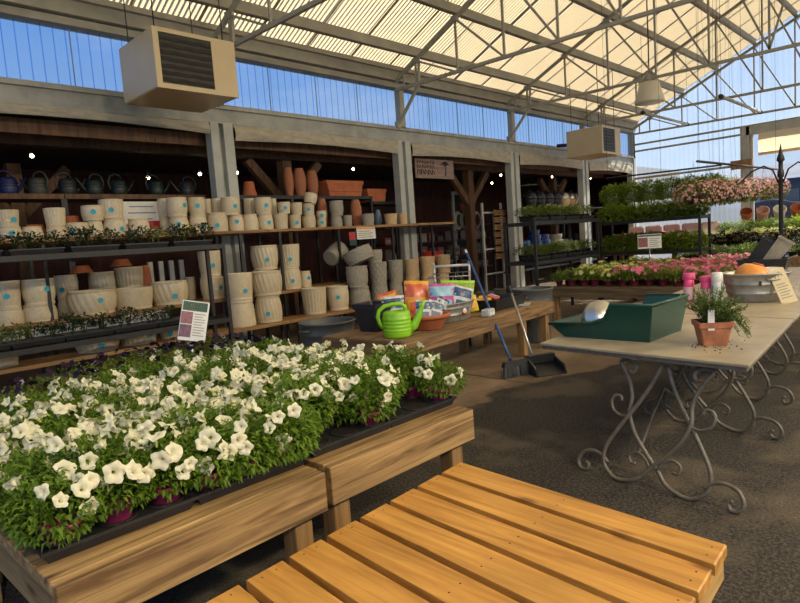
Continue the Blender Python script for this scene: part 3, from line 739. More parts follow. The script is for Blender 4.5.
# terracotta window boxes
def window_box(loc, L, W, H, lab):
    t = thing('window_box', lab, 'planter', loc, 0, 'terracotta window boxes on the black shelf')
    b = MB()
    def ring(f, z): return [(-L/2*f, -W/2*f, z), (L/2*f, -W/2*f, z), (L/2*f, W/2*f, z), (-L/2*f, W/2*f, z)]
    rs = [ring(.86,0), ring(.95,H*.78), ring(1.,H*.78), ring(1.,H), ring(.94,H), ring(.82,.03)]
    vs = sum(rs, []); fs = [(3,2,1,0)]
    for k in range(5):
        for i in range(4): fs.append((k*4+i, k*4+(i+1)%4, k*4+4+(i+1)%4, k*4+4+i))
    fs.append((20,21,22,23)); b.add(vs, fs); b.build('box', M['terra'], t)
    b = MB(); b.box(-L*.44, L*.44, -W*.49-.004, -W*.46, H*.3, H*.36); b.build('moulding', M['terra'], t)
window_box((8.07, 9.42, 2.5), .98, .36, .31, 'large terracotta window box beside the tall jars')
window_box((8.95, 9.42, 2.39), .56, .32, .27, 'smaller terracotta window box at the right end of the black shelf')
# extra terracotta seen in the gaps behind the boards
def terra(x, y, z, rad, h, inv, lab, grp='terracotta pots half hidden behind cream pots'):
    me, _ = pot_of('t', inv); k = ('t', inv, 'terra')
    if k not in PM: mm = me.copy(); mm.materials.clear(); mm.materials.append(M['terra']); PM[k] = mm
    tag(put('terracotta_pot', PM[k], None, (x, y, z), None, (rad, rad, h)), lab, 'pot', grp)
terra(2.72, 8.66, 1.85, .13, .30, 1, 'upturned terracotta pot behind cream pots near the left end of the top shelf')
terra(2.28, 8.68, 1.85, .14, .20, 1, 'low terracotta pot behind the second pair of cream pots at upper left')
terra(3.62, 8.74, .85, .12, .58, 1, 'terracotta pot behind the two middle-shelf bowls')
terra(3.30, 8.7, 1.44, .14, .1, 1, 'shallow terracotta dish on the fluted pot at middle shelf')
terra(2.78, 8.72, 1.39, .14, .1, 1, 'shallow terracotta saucer balanced on the slant-fluted pot')
# watering cans on the dark shelf
def can_parts(t, s, m1):
    b = MB(); b.lathe([(1e-4,0),(.13*s,0),(.145*s,.02*s),(.15*s,.1*s),(.135*s,.24*s),(.11*s,.29*s),(.10*s,.29*s),(.1*s,.26*s),(.12*s,.1*s),(1e-4,.05*s)], 24)
    for zz in (.09, .14, .19): b.lathe([(.147*s,zz*s-.008*s),(.157*s,zz*s),(.147*s,zz*s+.008*s)], 24)
    b.build('tank', m1, t)
    MB().tube([(.12*s,0,.06*s),(.2*s,0,.12*s),(.27*s,0,.22*s),(.33*s,0,.31*s)], [.035*s,.03*s,.022*s,.018*s], 10).build('spout', m1, t)
    MB().tube([(.08*s,0,.27*s),(.04*s,0,.37*s),(-.06*s,0,.40*s),(-.15*s,0,.36*s),(-.2*s,0,.25*s),(-.17*s,0,.13*s),(-.14*s,0,.10*s)], .016*s, 8).build('handle', m1, t)
cg = [('blue', 'bluecan'), ('olive grey', 'olivecan'), ('black', 'black'), ('dark green', 'gcan'), ('dark green', 'gcan'), ('dark green', 'gcan'), ('black', 'black')]
M['bluecan'] = mat('blue_can', (.014,.02,.085), .4, 0, .15, 5); M['olivecan'] = mat('olive_can', (.055,.055,.038), .5, 0, .15, 5); M['gcan'] = mat('green_can', (.009,.018,.013), .4, 0, .15, 5)
for i, x in enumerate((2.24, 2.6, 2.98, 3.34, 3.70, 4.28, 4.80)):
    t = thing('watering_can', '%s watering can, %s on the dark shelf' % (cg[i][0], nth(i, 7)), 'watering can', (x, 9.5, 2.51), [.4,2.2,.1,3.4,.2,.1,3.1][i], 'watering cans on the dark shelf')
    can_parts(t, .82, M[cg[i][1]])
# papers / cartons behind the top shelf, slatted crate
t = thing('carton', 'white printed carton leaning behind cream pots on the top shelf', 'box', (3.68, 8.78, 1.85), .0)
MB().box(-.27,.27,-.03,.06,0,.50,c=.004).build('card', M['stickerw'], t)
for k in range(5):
    b = MB(); b.box(-.24+.02*k,.22-.03*(k%3),-.034,-.030,.06+.09*k,.075+.09*k); b.build('printed_line', M['bluegray'], t)
b = MB(); b.box(.1,.26,-.036,-.03,.1,.22); b.build('printed_patch', M['red'], t)
t = thing('wooden_crate', 'grey slatted crate back standing behind the big bowls', 'crate', (3.97, 8.80, .85))
for k in range(4): MB().box(-.26+.16*k,-.19+.16*k,-.02,.02,0,.62).build('slat', M['post'], t)
MB().box(-.3,.34,.02,.05,.1,.16).build('rail', M['post'], t)
# price signs hung on the shelf edge
t = thing('price_card', 'white price card with orange top hung under the top shelf', 'sign', (7.47, 8.1, 1.60), -.12)
MB().box(-.21,.21,-.006,.006,0,.215).build('card', M['stickerw'], t)
MB().box(-.205,.205,-.009,-.006,.18,.21).build('orange_band', M['orange'], t)
for k in range(4): MB().box(-.17,.15-.05*(k%2),-.009,-.006,.03+.035*k,.043+.035*k).build('print_line', M['graypot'], t)
t = thing('plant_tag', 'small red and green label below the top shelf beside the price card', 'tag', (7.14, 8.11, 1.50), -.1)
MB().box(-.07,.07,-.005,.005,.1,.24).build('red_half', M['red'], t); MB().box(-.065,.065,-.005,.005,0,.1).build('green_half', M['greenplastic'], t)

# ---------------------------------------------------------------- leafy meshes
def leaf(b, base, d, up, L, W, fold=.25, droop=.3):
    """pointed oval leaf: 6 verts, folded at the midrib"""
    d = d.normalized(); s = d.cross(up)
    if s.length < 1e-3: s = Vector((1,0,0))
    s.normalize(); n = s.cross(d).normalized()
    p0 = base; p1 = base+d*L*.45-n*L*.02; p2 = base+d*L-n*L*droop
    b.add([p0, p1+s*W*.5+n*W*fold, p1, p1-s*W*.5+n*W*fold, p2], [(0,1,2),(0,2,3),(1,4,2),(2,4,3)])
def rdir(r, lo=-.1, hi=1.): 
    z = r.uniform(lo, hi); a = r.uniform(0, 2*pi); q = sqrt(max(0, 1-z*z)); return Vector((q*cos(a), q*sin(a), z))
def bush(seed, R, H, n, L, W, z0=0, stems=10, lo=-.2, droop=.3):
    """mound of leaves filling a dome of radius R and height H"""
    r = random.Random(seed); b = MB()
    for _ in range(n):
        v = rdir(r, lo, 1); k = r.uniform(.45, 1)**.6
        c = Vector((v.x*R*k, v.y*R*k, z0+max(0, (v.z*.5+.5))*H*k+.0))
        d = (Vector((v.x, v.y, v.z*.6+.15))+rdir(r, -.5, 1)*.8)
        leaf(b, c, d, Vector((0,0,1)), L*r.uniform(.7,1.25), W*r.uniform(.7,1.2), droop=droop)
    for _ in range(stems):
        a = r.uniform(0, 6.28); q = r.uniform(.3, .9)
        b.tube([(0,0,z0*.5), (R*.5*q*cos(a), R*.5*q*sin(a), z0+H*.45), (R*.85*q*cos(a), R*.85*q*sin(a), z0+H*.8)], .0028*max(1,R/.13), 4, False)
    return b
def flower_petunia(seed):
    """five-lobed ruffled funnel opening along +z"""
    r = random.Random(seed); b = MB(); n = 20; ph = [r.uniform(0, 6.28) for _ in range(3)]
    rings = [(.004,-.045),(.006,-.022),(.011,-.006),(.020,.002),(.031,.003),(.039,-.002)]
    vs = []; fs = []
    for i, (q, z) in enumerate(rings):
        t = i/5
        for k in range(n):
            a = 2*pi*k/n; lob = 1+.13*t*cos(5*a)+.05*t*sin(3*a+ph[0]); zz = z+t*t*(.006*cos(5*a+ph[1])+.007*sin(2*a+ph[2]))
            vs.append((q*lob*cos(a), q*lob*sin(a), zz))
    for i in range(5):
        for k in range(n): fs.append((i*n+k, i*n+(k+1)%n, (i+1)*n+(k+1)%n, (i+1)*n+k))
    b.add(vs, fs, True); return b
def flower_flat(seed, R=.02):
    r = random.Random(seed); b = MB(); n = 15; vs = [(0,0,0)]; fs = []
    for k in range(n):
        a = 2*pi*k/n; q = R*(1+.22*cos(5*a)); vs.append((q*.5*cos(a), q*.5*sin(a), .003)); 
    for k in range(n):
        a = 2*pi*k/n; q = R*(1+.22*cos(5*a)); vs.append((q*cos(a), q*sin(a), .001+.004*r.random()))
    for k in range(n):
        j = (k+1)%n; fs += [(0,1+k,1+j), (1+k,1+n+k,1+n+j,1+j)]
    b.add(vs, fs, True); return b

# ---------------------------------------------------------------- black wire rack with small dark plants (left)
def wire_rack(x0, x1, y0, y1, zt, zl, label, extra=()):
    t = thing('wire_rack', label, 'rack', (x0, y0, 0)); W = x1-x0; Dp = y1-y0
    for px in (0, W):
        for py in (0, Dp): MB().box(px-.022, px+.022, py-.022, py+.022, 0, zt+.02).build('post', M['dark'], t)
    for z in (zt, zl)+tuple(extra):
        b = MB(); b.box(0, W, -.02, .015, z-.06, z); b.box(0, W, Dp-.015, Dp+.02, z-.06, z); b.box(-.015, .015, 0, Dp, z-.06, z); b.box(W-.015, W+.015, 0, Dp, z-.06, z)
        for k in range(1, int(W/.08)): b.box(k*.08-.003, k*.08+.003, 0, Dp, z-.012, z-.004)
        for k in range(1, int(Dp/.12)): b.box(0, W, k*.12-.004, k*.12+.004, z-.02, z-.012)
        b.build('wire_shelf', M['dark'], t)
    return t
def tray_mesh(nx, ny, L, W, H=.06):
    """plug tray: lipped tub with a deck of round cells"""
    b = MB()
    def ring(f, z, e=0): return [(-L/2+f, -W/2+f, z), (L/2-f, -W/2+f, z), (L/2-f, W/2-f, z), (-L/2+f, W/2-f, z)]
    rs = [ring(.02,0), ring(.006,H-.012), ring(0,H-.012), ring(0,H), ring(.012,H), ring(.014,H-.008)]
    vs = sum(rs, []); fs = [(3,2,1,0)]
    for k in range(5):
        for i in range(4): fs.append((k*4+i, k*4+(i+1)%4, k*4+4+(i+1)%4, k*4+4+i))
    fs.append((20,21,22,23)); b.add(vs, fs); return b
def cells_mesh(nx, ny, L, W, H):
    b = MB(); r = min(L/nx, W/ny)*.40
    for i in range(nx):
        for j in range(ny):
            x = -L/2+L*(i+.5)/nx; y = -W/2+W*(j+.5)/ny
            b.lathe([(r,H-.007),(r*.97,H-.002),(r*.9,H-.004),(r*.6,H-.0065),(1e-4,H-.0065)], 16, Matrix.Translation((x,y,0)))
    return b
SMALL_TRAY = tray_mesh(4, 2, .52, .27).mesh('tray', M['black'])
wire_rack(.9, 3.94, 7.0, 7.42, 1.64, .69, 'black wire rack of small dark bedding plants before the cream pots')
dk = [bush(40+i, .085, .14, 150, .032, .02, .03, 5, -.3) for i in range(4)]
dkm = [q.mesh('foliage', M['leafd']) for q in dk]; dkm2 = [q.mesh('foliage', M['leafo']) for q in dk[:2]]
wfl = flower_flat(5, .012).mesh('blossom', M['petalw'])
pr = random.Random(11)
def rack_plants(x0, x1, ys, z, n, tag_, names):
    k = 0
    nt_ = max(1, int(round((x1-x0)/.55)))
    for i in range(nt_):
        x = x0+(x1-x0)*(i+.5)/nt_
        o = put('plant_tray', SMALL_TRAY, None, (x, sum(ys)/len(ys), z), (0,0,pr.uniform(-.03,.03))); tag(o, 'black plant tray, %s on %s' % (nth(i, nt_), tag_), 'tray', 'plant trays on '+tag_)
        for j in range(3):
            t = thing('bedding_plant', '%s, tray %s from left, %s' % (names, ORD[i], tag_.replace('the ', '')), 'plant', (x-.17+.17*j, ys[j%len(ys)]+pr.uniform(-.03,.03), z+.008), pr.uniform(0,6), 'small bedding plants on '+tag_)
            put('foliage', pr.choice(dkm+dkm2[:1]), t, (0,0,.0), None, [pr.uniform(1.15,1.6)]*3)
            for q in range(pr.randint(1,4)):
                v = rdir(pr, .2, 1); put('blossom', wfl, t, (v.x*.09, v.y*.09, .08+.1*v.z), (pr.uniform(-.9,.9), pr.uniform(-.9,.9), 0))
rack_plants(1.0, 3.88, (7.14, 7.28), 1.645, 0, 'the upper level of the left wire rack', 'dark plant with tiny white flowers')
rack_plants(1.0, 3.55, (7.14, 7.28), .695, 0, 'the lower level of the left wire rack', 'small dark green plant')
t = thing('white_foam_strip', 'white plastic tray edges standing behind the dark plants, lower rack level', 'tray', (2.2, 7.36, .69))
for a, c in ((-1.2,-.5),(-.45,.25),(.3,1.1)): MB().box(a, c, -.025, .03, .07, .17, c=.004).build('strip', M['white'], t)
# ---------------------------------------------------------------- timber benches under the petunias
def bench(x0, x1, y0, y1, zt, label, mt=('woodwy','woodw','woodwz'), apron=.155, leg=.088, skew=0):
    t = thing('display_bench', label, 'bench', (x0, y0, 0), skew, 'timber benches under the bedding plants'); W, Dp = x1-x0, y1-y0
    n = max(2, int(Dp/.15))
    for k in range(n):
        MB().box(.0, W, Dp*k/n+.004, Dp*(k+1)/n-.006, zt-.036, zt, c=.003).build('deck_board', M['woodw'], t)
    MB().box(0, W, -.042, -.002, zt-apron-.01, zt-.004, c=.003).build('front_board', M[mt[1]], t)
    MB().box(0, W, Dp+.002, Dp+.042, zt-apron, zt-.004, c=.003).build('back_board', M[mt[1]], t)
    for xx in (.0, W-.04): MB().box(xx, xx+.04, 0, Dp, zt-apron, zt-.038, c=.003).build('side_board', M[mt[0]], t)
    for xx in (.045, W-.045-leg):
        for yy in (.01, Dp-.01-leg): MB().box(xx, xx+leg, yy, yy+leg, 0, zt-.04, c=.004).build('leg', M[mt[2]], t)
    return t
bench(.42, 1.42, 1.90, 3.26, .60, 'nearest weathered pine bench, left of the gap, full of white petunias', skew=.035)
bench(1.46, 2.44, 1.95, 3.30, .60, 'weathered pine bench right of the gap, white petunias trailing over it', skew=.01)
bench(.42, 1.42, 3.36, 4.20, .60, 'pine bench at the back left, hidden below purple flowers')
bench(1.46, 2.44, 3.36, 4.72, .60, 'pine bench at the back right, hidden below purple flowers')

# ---------------------------------------------------------------- slatted yellow platform
t = thing('slatted_platform', 'low platform of yellow pine slats in the foreground', 'platform', (2.163, 1.80, 0))
u = Vector((1, .049, 0)).normalized(); vv = Vector((-.092, -1.205, 0)); dn = Vector((0,0,-.038))
def prism(b, a, c, d, e, z0, z1, ch=.004):
    """box from four plan corners with a small top chamfer"""
    P = [Vector((q.x, q.y, 0)) for q in (a, c, d, e)]; ctr = sum(P, Vector())/4
    ins = [q+(ctr-q).normalized()*ch*1.4 for q in P]
    vs = [q+Vector((0,0,z0)) for q in P]+[q+Vector((0,0,z1-ch)) for q in P]+[q+Vector((0,0,z1)) for q in ins]
    fs = [(3,2,1,0)]+[(k*4+i, k*4+(i+1)%4, k*4+4+(i+1)%4, k*4+4+i) for k in range(2) for i in range(4)]+[(8,9,10,11)]
    b.add(vs, fs); return b
wr = random.Random(5)
for i in range(9):
    a = -u*.179*i; jl = vv*wr.uniform(-.012,.012)*0; c = a-u*.148
    b = prism(MB(), a, c, c+vv, a+vv, .382, .42)
    if sum(1 for _ in b.f) and True:
        # orient faces outward
        pass
    b.build('slat', M['slat'], t)
    # nail heads
    b = MB()
    for f in (.03, .5, .97):
        for g in (.3, .7): b.lathe([(1e-4,.4205),(.0035,.4205),(.0038,.4195)], 8, Matrix.Translation(a-u*.148*g+vv*f))
    b.build('nail_heads', M['dark'], t)
L = u*-.179*8-u*.16
for f, g in ((.012, .044), (.485, .517), (.956, .988)):
    a = vv*f+u*.012; c = vv*g+u*.012
    prism(MB(), a, a+L, c+L, c, .288, .381).build('joist', M['joist'], t)
for f in (.06, .90):
    for s in (.06, 1.35):
        a = vv*f-u*s; c = vv*(f+.07)-u*s
        prism(MB(), a, a-u*.088, c-u*.088, c, 0, .287).build('leg', M['woodwz'], t)

# ---------------------------------------------------------------- petunias
PT = tray_mesh(3, 2, .50, .34, .045).mesh('tray', M['black']); PC = cells_mesh(3, 2, .50, .34, .045).mesh('cells', M['dark'])
FOL = [bush(100+i, .132, .20, 760, .027, .015, .04, 12, -.7, .5).mesh('foliage', M['leaf']) for i in range(5)]
FOLO = [bush(120+i, .115, .17, 300, .032, .017, .06, 9, -.6, .3).mesh('foliage', M['leafo']) for i in range(4)]
PET = [flower_petunia(i).mesh('flower', M['petal']) for i in range(4)]
for me in PET:
    me.materials.append(M['petaly'])
    for p_ in me.polygons:
        if p_.index < 20: p_.material_index = 1
PUR = [flower_flat(i, .021).mesh('flower', M['petalp']) for i in range(3)]
PUW = flower_flat(9, .019).mesh('flower', M['petalw'])
for me in (PUW,):
    me.materials.append(M['petalp'])
    for p_ in me.polygons:
        if p_.index % 2 == 0: p_.material_index = 1
b = MB(); b.lathe([(1e-4,0),(.042,0),(.045,.004),(.056,.075),(.060,.075),(.061,.09),(.056,.09),(.052,.08),(1e-4,.078)], 18); PPOT = b.mesh('pot', M['pink'])
b = MB(); b.lathe([(1e-4,.080),(.052,.080)], 14); PSOIL = b.mesh('soil', M['soil'])
BPOT = PPOT.copy(); BPOT.materials.clear(); BPOT.materials.append(M['black'])
fr = random.Random(21)
def orient(v):
    return Vector(v).to_track_quat('Z', 'Y').to_euler()
def petunia(x, y, label, group, kind, nfl, big=1.0, front=False):
    t = thing('petunia_plant' if kind == 'w' else 'purple_bedding_plant', label, 'flower', (x, y, .607), fr.uniform(0, 6.28), group)
    put('pot', PPOT if kind == 'w' else BPOT, t)
    fo = put('foliage', fr.choice(FOL if kind == 'w' else FOLO), t, (0,0,0), (fr.uniform(-.12,.12), fr.uniform(-.12,.12), 0), (big*fr.uniform(.92,1.12),)*3)
    for k in range(nfl):
        v = rdir(fr, -.1 if kind == 'w' else .2, 1)
        if front and k < 3:
            v = Vector((fr.uniform(-.7,.7), -1, fr.uniform(-.9,.8))).normalized(); v.rotate(Euler((0,0,-t.rotation_euler.z)))
        if kind == 'w':
            R, H, s = .132*big, .19*big, fr.uniform(.58, .95)
            pos = (v.x*R, v.y*R, .085+(v.z*.5+.5)*H+.012)
            d = Vector((v.x, v.y, v.z*.7))+rdir(fr, -.2, .9)*.6
            put('flower', fr.choice(PET), t, pos, orient(d), (s, s, s))
        else:
            pos = (v.x*.105, v.y*.105, .09+(v.z*.5+.5)*.165+.012); d = Vector((v.x*.8, v.y*.8, v.z))+rdir(fr, -.3, .6)*.6
            s = fr.uniform(.8,1.2); put('flower', PUW if fr.random() < .10 else fr.choice(PUR), t, pos, orient(d), (s, s, s))
    return t
cols = [.515+.166*k for k in range(6)]+[1.55+.166*k for k in range(6)]
rows = [2.085+.172*k for k in range(10)]
for i, bx in enumerate((.68, 1.18, 1.72, 2.20)):
    for j in range(8):
        if i < 2 and j > 5: continue
        y = 2.175+.345*j+(.0 if bx < 1.5 else .03)
        t = put('plant_tray', PT, None, (bx, y, .601)); put('cell_deck', PC, t)
        tag(t, 'black cell tray, %s of four, %s under the flowers' % (nth(i, 4), 'front row' if j == 0 else ORD[j]+' row back'), 'tray', 'black trays under the flowers')
for j, y in enumerate(rows):
    for i, x in enumerate(cols):
        off = .0 if i < 6 else .03
        if j == 0 and i >= 6 and i not in (8, 11): continue      # empty cells at the front right
        if j == 1 and i == 10: continue
        nfl = fr.choice((5,6,7,8)) if j < 4 else fr.choice((4,5,6)) if j < 8 else fr.choice((2,3,4))
        if i < 3 and j > 6: nfl = fr.choice((0,1,2))
        petunia(x+fr.uniform(-.02,.02), y+off+fr.uniform(-.02,.02)-(.0 if j == 0 else 0), 'white petunia in pink pot, %s, %s row of bed' % (nth(i, 12), 'front' if j == 0 else ORD[j]), 'white petunias in pink pots', 'w', nfl+(2 if j == 0 else 0), fr.uniform(.95,1.22) if j < 2 else fr.uniform(.88,1.12), front=(j == 0 or (j == 1 and i > 5)))
for j in range(6):
    for i, x in enumerate(cols):
        if 3.80+.165*j > 4.0+.55*(x-.5): continue
        petunia(x+fr.uniform(-.02,.02), 3.80+.165*j+fr.uniform(-.02,.02), 'dark purple flowered plant, %s, %s purple row from front' % (nth(i, 12), ORD[j]), 'purple bedding plants at the back', 'p', fr.choice((2,3,4,5)), .95 if j < 3 else .88)
# fallen bloom on the bench edge, litter on the ground
# ---------------------------------------------------------------- sign on a stake among the flowers
t = thing('plant_sign', 'white plant sign with green header and flower photos on a metal stake', 'sign', (2.04, 4.22, .60), -.40)
MB().tube([(0,.015,0),(0,.015,.33)], .012, 8).build('stake', M['chrome'], t)
pn = MB().box(-.098,.098,-.006,.006,0,.30,c=.002).build('panel', M['white'], t, (.0, -.01, .28), (-.18, .24, 0))
MB().box(-.090,.085,-.0085,-.006,.225,.292).build('header', M['greenplastic'], pn)
MB().box(-.094,-.012,-.0085,-.006,.125,.215).build('photo_pink', mat('sign_photo_a', (.42,.14,.17), .5, 0, .5, 40, col2=(.10,.06,.08)), pn)
MB().box(-.094,-.012,-.0085,-.006,.025,.118).build('photo_purple', mat('sign_photo_b', (.26,.10,.16), .5, 0, .5, 40, col2=(.05,.04,.07)), pn)
b = MB()
for k in range(9): b.box(.0,.08-.02*(k%3==1),-.0082,-.006,.04+.02*k,.046+.02*k)
b.build('text_lines', M['graypot'], pn)
b = MB(); q = random.Random(2); x = -.075
for k in range(7):
    b.tube([(x,-.0085,.25),(x+.006,-.0085,.272),(x+.014,-.0085,.25+.012*q.random())], .0022, 4); x += .017
b.build('lettering', M['limeleaf'], pn)
# ---------------------------------------------------------------- long work bench with watering can and seed packs
t = thing('work_bench', 'long low brown timber work bench in the middle, cluttered with garden goods', 'bench', (3.84, 3.81, 0), .072)
W, Dp, ZT = 3.03, .98, .60
for k in range(6): MB().box(.0, W, Dp*k/6+.005, Dp*(k+1)/6-.006, ZT-.036, ZT, c=.003).build('deck_board', M['cart'], t)
MB().box(0, W, -.042, -.002, ZT-.15, ZT-.003, c=.003).build('front_board', M['cart'], t)
MB().box(0, W, Dp+.002, Dp+.042, ZT-.15, ZT-.003, c=.003).build('back_board', M['cart'], t)
for xx in (-.042, W+.002): MB().box(xx, xx+.04, -.042, Dp+.042, ZT-.15, ZT-.003, c=.003).build('end_board', M['carty'], t)
for xx in (.04, 2.30, W-.13):
    for yy in (.005, Dp-.1): MB().box(xx, xx+.09, yy, yy+.09, 0, ZT-.038, c=.004).build('leg', M['woodwz'], t)
bx = Matrix.Translation((3.84, 3.81, 0)) @ Matrix.Rotation(.072, 4, 'Z')
# lime watering can (stands at the front left corner)
t = thing('watering_can', 'bright lime green plastic watering can on the work bench corner', 'watering can', (4.02, 4.02, .601), -.72)
b = MB(); prof = [(1e-4,0),(.125,0),(.135,.012),(.137,.05)]
for k in range(4):
    z = .07+.035*k; prof += [(.136,z-.008),(.138,z-.004),(.138,z+.004),(.135,z+.008)]
prof += [(.131,.21),(.128,.235),(.118,.245),(.07,.25),(.066,.247),(.066,.235),(1e-4,.235)]
b.lathe(prof, 32); b.build('tank', M['lime'], t)
MB().tube([(.10,0,.05),(.17,0,.10),(.215,0,.18),(.25,0,.27),(.27,0,.325)], [.05,.042,.03,.022,.021], 12).build('spout', M['lime'], t)
MB().tube([(.09,0,.245),(.085,0,.285),(.05,0,.31),(-.03,0,.315),(-.11,0,.30),(-.165,0,.26),(-.18,0,.20),(-.165,0,.14),(-.13,0,.09)], [.022,.02,.019,.019,.02,.02,.02,.02,.022], 10).build('handle', M['lime'], t)
# black square nursery pot
t = thing('nursery_pot', 'large black square plastic nursery pot at the back left of the work bench', 'pot', (4.25, 4.58, .601), .15)
b = MB()
def sq(h, r, ch): 
    return [(h-ch,-h,r),(h,-h+ch,r),(h,h-ch,r),(h-ch,h,r),(-h+ch,h,r),(-h,h-ch,r),(-h,-h+ch,r),(-h+ch,-h,r)]
rs = [sq(.125,0,.03), sq(.16,.235,.03), sq(.168,.235,.02), sq(.172,.29,.02), sq(.163,.29,.02), sq(.12,.03,.03)]
fs = [tuple(range(7,-1,-1))]+[(k*8+i, k*8+(i+1)%8, k*8+8+(i+1)%8, k*8+8+i) for k in range(5) for i in range(8)]+[tuple(range(40,48))]
b.add(sum(rs, []), fs); b.build('pot', M['black'], t)
# bags
def pouch(name, loc, rot, w_, h_, d_, m1, m2, label, cat='bag', grp=None, band=.3):
    """pillow-shaped printed packet"""
    t = thing(name, label, cat, loc, rot, grp); r = random.Random(sum(map(ord, label)))
    def pil(z0, z1, k=1.0):
        b = MB(); n, m_ = 10, 8; vs = []; fs = []
        for s in (-1, 1):
            for j in range(m_+1):
                v = z0+(z1-z0)*j/m_
                for i in range(n+1):
                    x = -1+2*i/n
                    th = d_*k*(1-abs(x)**3)*(sin(pi*min(1, max(0, v))) **.6 if 0 < v < 1 else 0)
                    wv = .008*sin(7*x+9*v+h_*40)
                    vs.append((x*w_/2*(1-.04*sin(pi*v)), s*(th/2)+wv, v*h_))
        q = (n+1)*(m_+1)
        for s in (0, 1):
            for j in range(m_):
                for i in range(n):
                    f = (s*q+j*(n+1)+i, s*q+j*(n+1)+i+1, s*q+(j+1)*(n+1)+i+1, s*q+(j+1)*(n+1)+i); fs.append(f if s == 0 else f[::-1])
        return b.add(vs, fs, True)
    pil(0, 1).build('pouch', m1, t)
    pil(.62, .62+band, 1.05).build('printed_band', m2, t)
    b = MB(); b.box(-w_*.28, w_*.28, -d_/2-.006, -d_/2+.02, h_*.2, h_*.5); b.build('printed_panel', m2, t)
    return t
mp_ = lambda n, c, c2: mat(n, c, .35, 0, .3, 18, col2=c2, coat=.3)
M['navy'] = mp_('navy_print', (.02,.05,.14), (.05,.12,.22)); M['whiteprint'] = mp_('white_print', (.70,.70,.66), (.42,.46,.45))
M['orangebag'] = mp_('orange_print', (.85,.42,.02), (.75,.30,.02)); M['redorange'] = mp_('red_orange_print', (.75,.14,.04), (.6,.09,.03))
M['pinkbag'] = mp_('magenta_print', (.62,.10,.32), (.50,.07,.28)); M['skybag'] = mp_('sky_print', (.25,.50,.62), (.34,.58,.62))
M['limebag'] = mp_('lime_print', (.35,.68,.03), (.26,.55,.03)); M['yellowbag'] = mp_('yellow_print', (.80,.62,.03), (.7,.5,.02))
# terracotta bowl holding packets
t = thing('terracotta_bowl', 'wide low terracotta bowl of seed packets beside the lime watering can', 'bowl', (4.50, 4.06, .601))
MB().lathe([(1e-4,0),(.14,0),(.15,.01),(.2,.10),(.215,.115),(.235,.118),(.238,.15),(.228,.155),(.21,.15),(.14,.03),(1e-4,.02)], 36).build('bowl', M['terra'], t)
pouch('seed_packet', (4.40, 4.02, .66), (-.25,.12,-.6), .17,.25,.06, M['whiteprint'], M['navy'], 'white and navy packet in the front of the terracotta bowl', 'packet', 'packets in the bowl')
pouch('seed_packet', (4.52, 4.00, .655), (-.3,.35,-.5), .18,.24,.06, M['whiteprint'], M['bluegray'], 'white printed packet leaning right in the terracotta bowl', 'packet', 'packets in the bowl')
pouch('seed_packet', (4.62, 4.10, .655), (-.2,.6,-.7), .13,.28,.05, M['navy'], M['whiteprint'], 'navy packet slanting out of the terracotta bowl', 'packet', 'packets in the bowl')
pouch('fertilizer_bag', (4.42, 4.45, .601), (-.06,0,-.5), .25,.34,.10, M['whiteprint'], M['navy'], 'white bag with navy top behind the lime can', 'bag', 'bags on the bench')
pouch('fertilizer_bag', (4.72, 4.42, .601), (-.1,.1,-.55), .28,.47,.12, M['orangebag'], M['redorange'], 'tall yellow-orange bag, highest on the work bench', 'bag', 'bags on the bench')
pouch('fertilizer_bag', (4.60, 4.62, .601), (-.1,-.2,-.5), .24,.37,.10, M['redorange'], M['orangebag'], 'red-orange bag behind the white and navy bag', 'bag', 'bags on the bench')
# oblong galvanised tub full of bags
t = thing('galvanised_tub', 'oblong galvanised tub full of colourful bags on the work bench', 'tub', (5.06, 4.22, .601), .072)
b = MB(); b.lathe([(1e-4,0),(.23,0),(.245,.015),(.25,.07),(.262,.075),(.255,.08),(.275,.145),(.287,.15),(.28,.156),(.295,.195),(.305,.2),(.3,.21),(.288,.2),(.24,.03),(1e-4,.02)], 40, sx=1.28, sy=.72); b.build('tub', M['galv'], t)
MB().tube([(-.06,-.205,.10),(-.05,-.225,.085),(.05,-.225,.085),(.06,-.205,.10)], .009, 6).build('handle', M['terra'], t)
b = MB(); b.lathe([(1e-4,.0),(.035,.0),(.035,.004),(1e-4,.004)], 20, Matrix.Translation((0,-.196,.105)) @ Matrix.Rotation(pi/2,4,'X')); b.build('emblem', M['stickerw'], t)
pouch('fertilizer_bag', (4.92, 4.20, .66), (-.1,.05,-.5), .30,.36,.13, M['pinkbag'], M['skybag'], 'magenta and sky blue bag in the galvanised tub', 'bag', 'bags in the tub')
pouch('fertilizer_bag', (5.08, 4.12, .66), (-.1,.3,-.5), .26,.32,.10, M['whiteprint'], M['navy'], 'white and navy bag leaning in the middle of the galvanised tub', 'bag', 'bags in the tub')
pouch('fertilizer_bag', (5.30, 4.30, .66), (-.1,.1,-.5), .42,.36,.14, M['limebag'], M['limeleaf'], 'lime green bag at the right of the galvanised tub', 'bag', 'bags in the tub')
pouch('fertilizer_bag', (5.34, 4.14, .66), (-.2,-.1,-.5), .20,.18,.08, M['yellowbag'], M['orangebag'], 'small yellow bag in front of the lime bag in the tub', 'bag', 'bags in the tub')
t = thing('soap_block', 'small white block beside the galvanised tub', 'block', (5.44, 3.98, .601), .2)
MB().box(-.085,.085,-.05,.05,0,.085,c=.012).build('block', M['whiteprint'], t); MB().box(-.06,.06,-.052,-.05,.02,.05).build('label_patch', M['stickerw'], t)
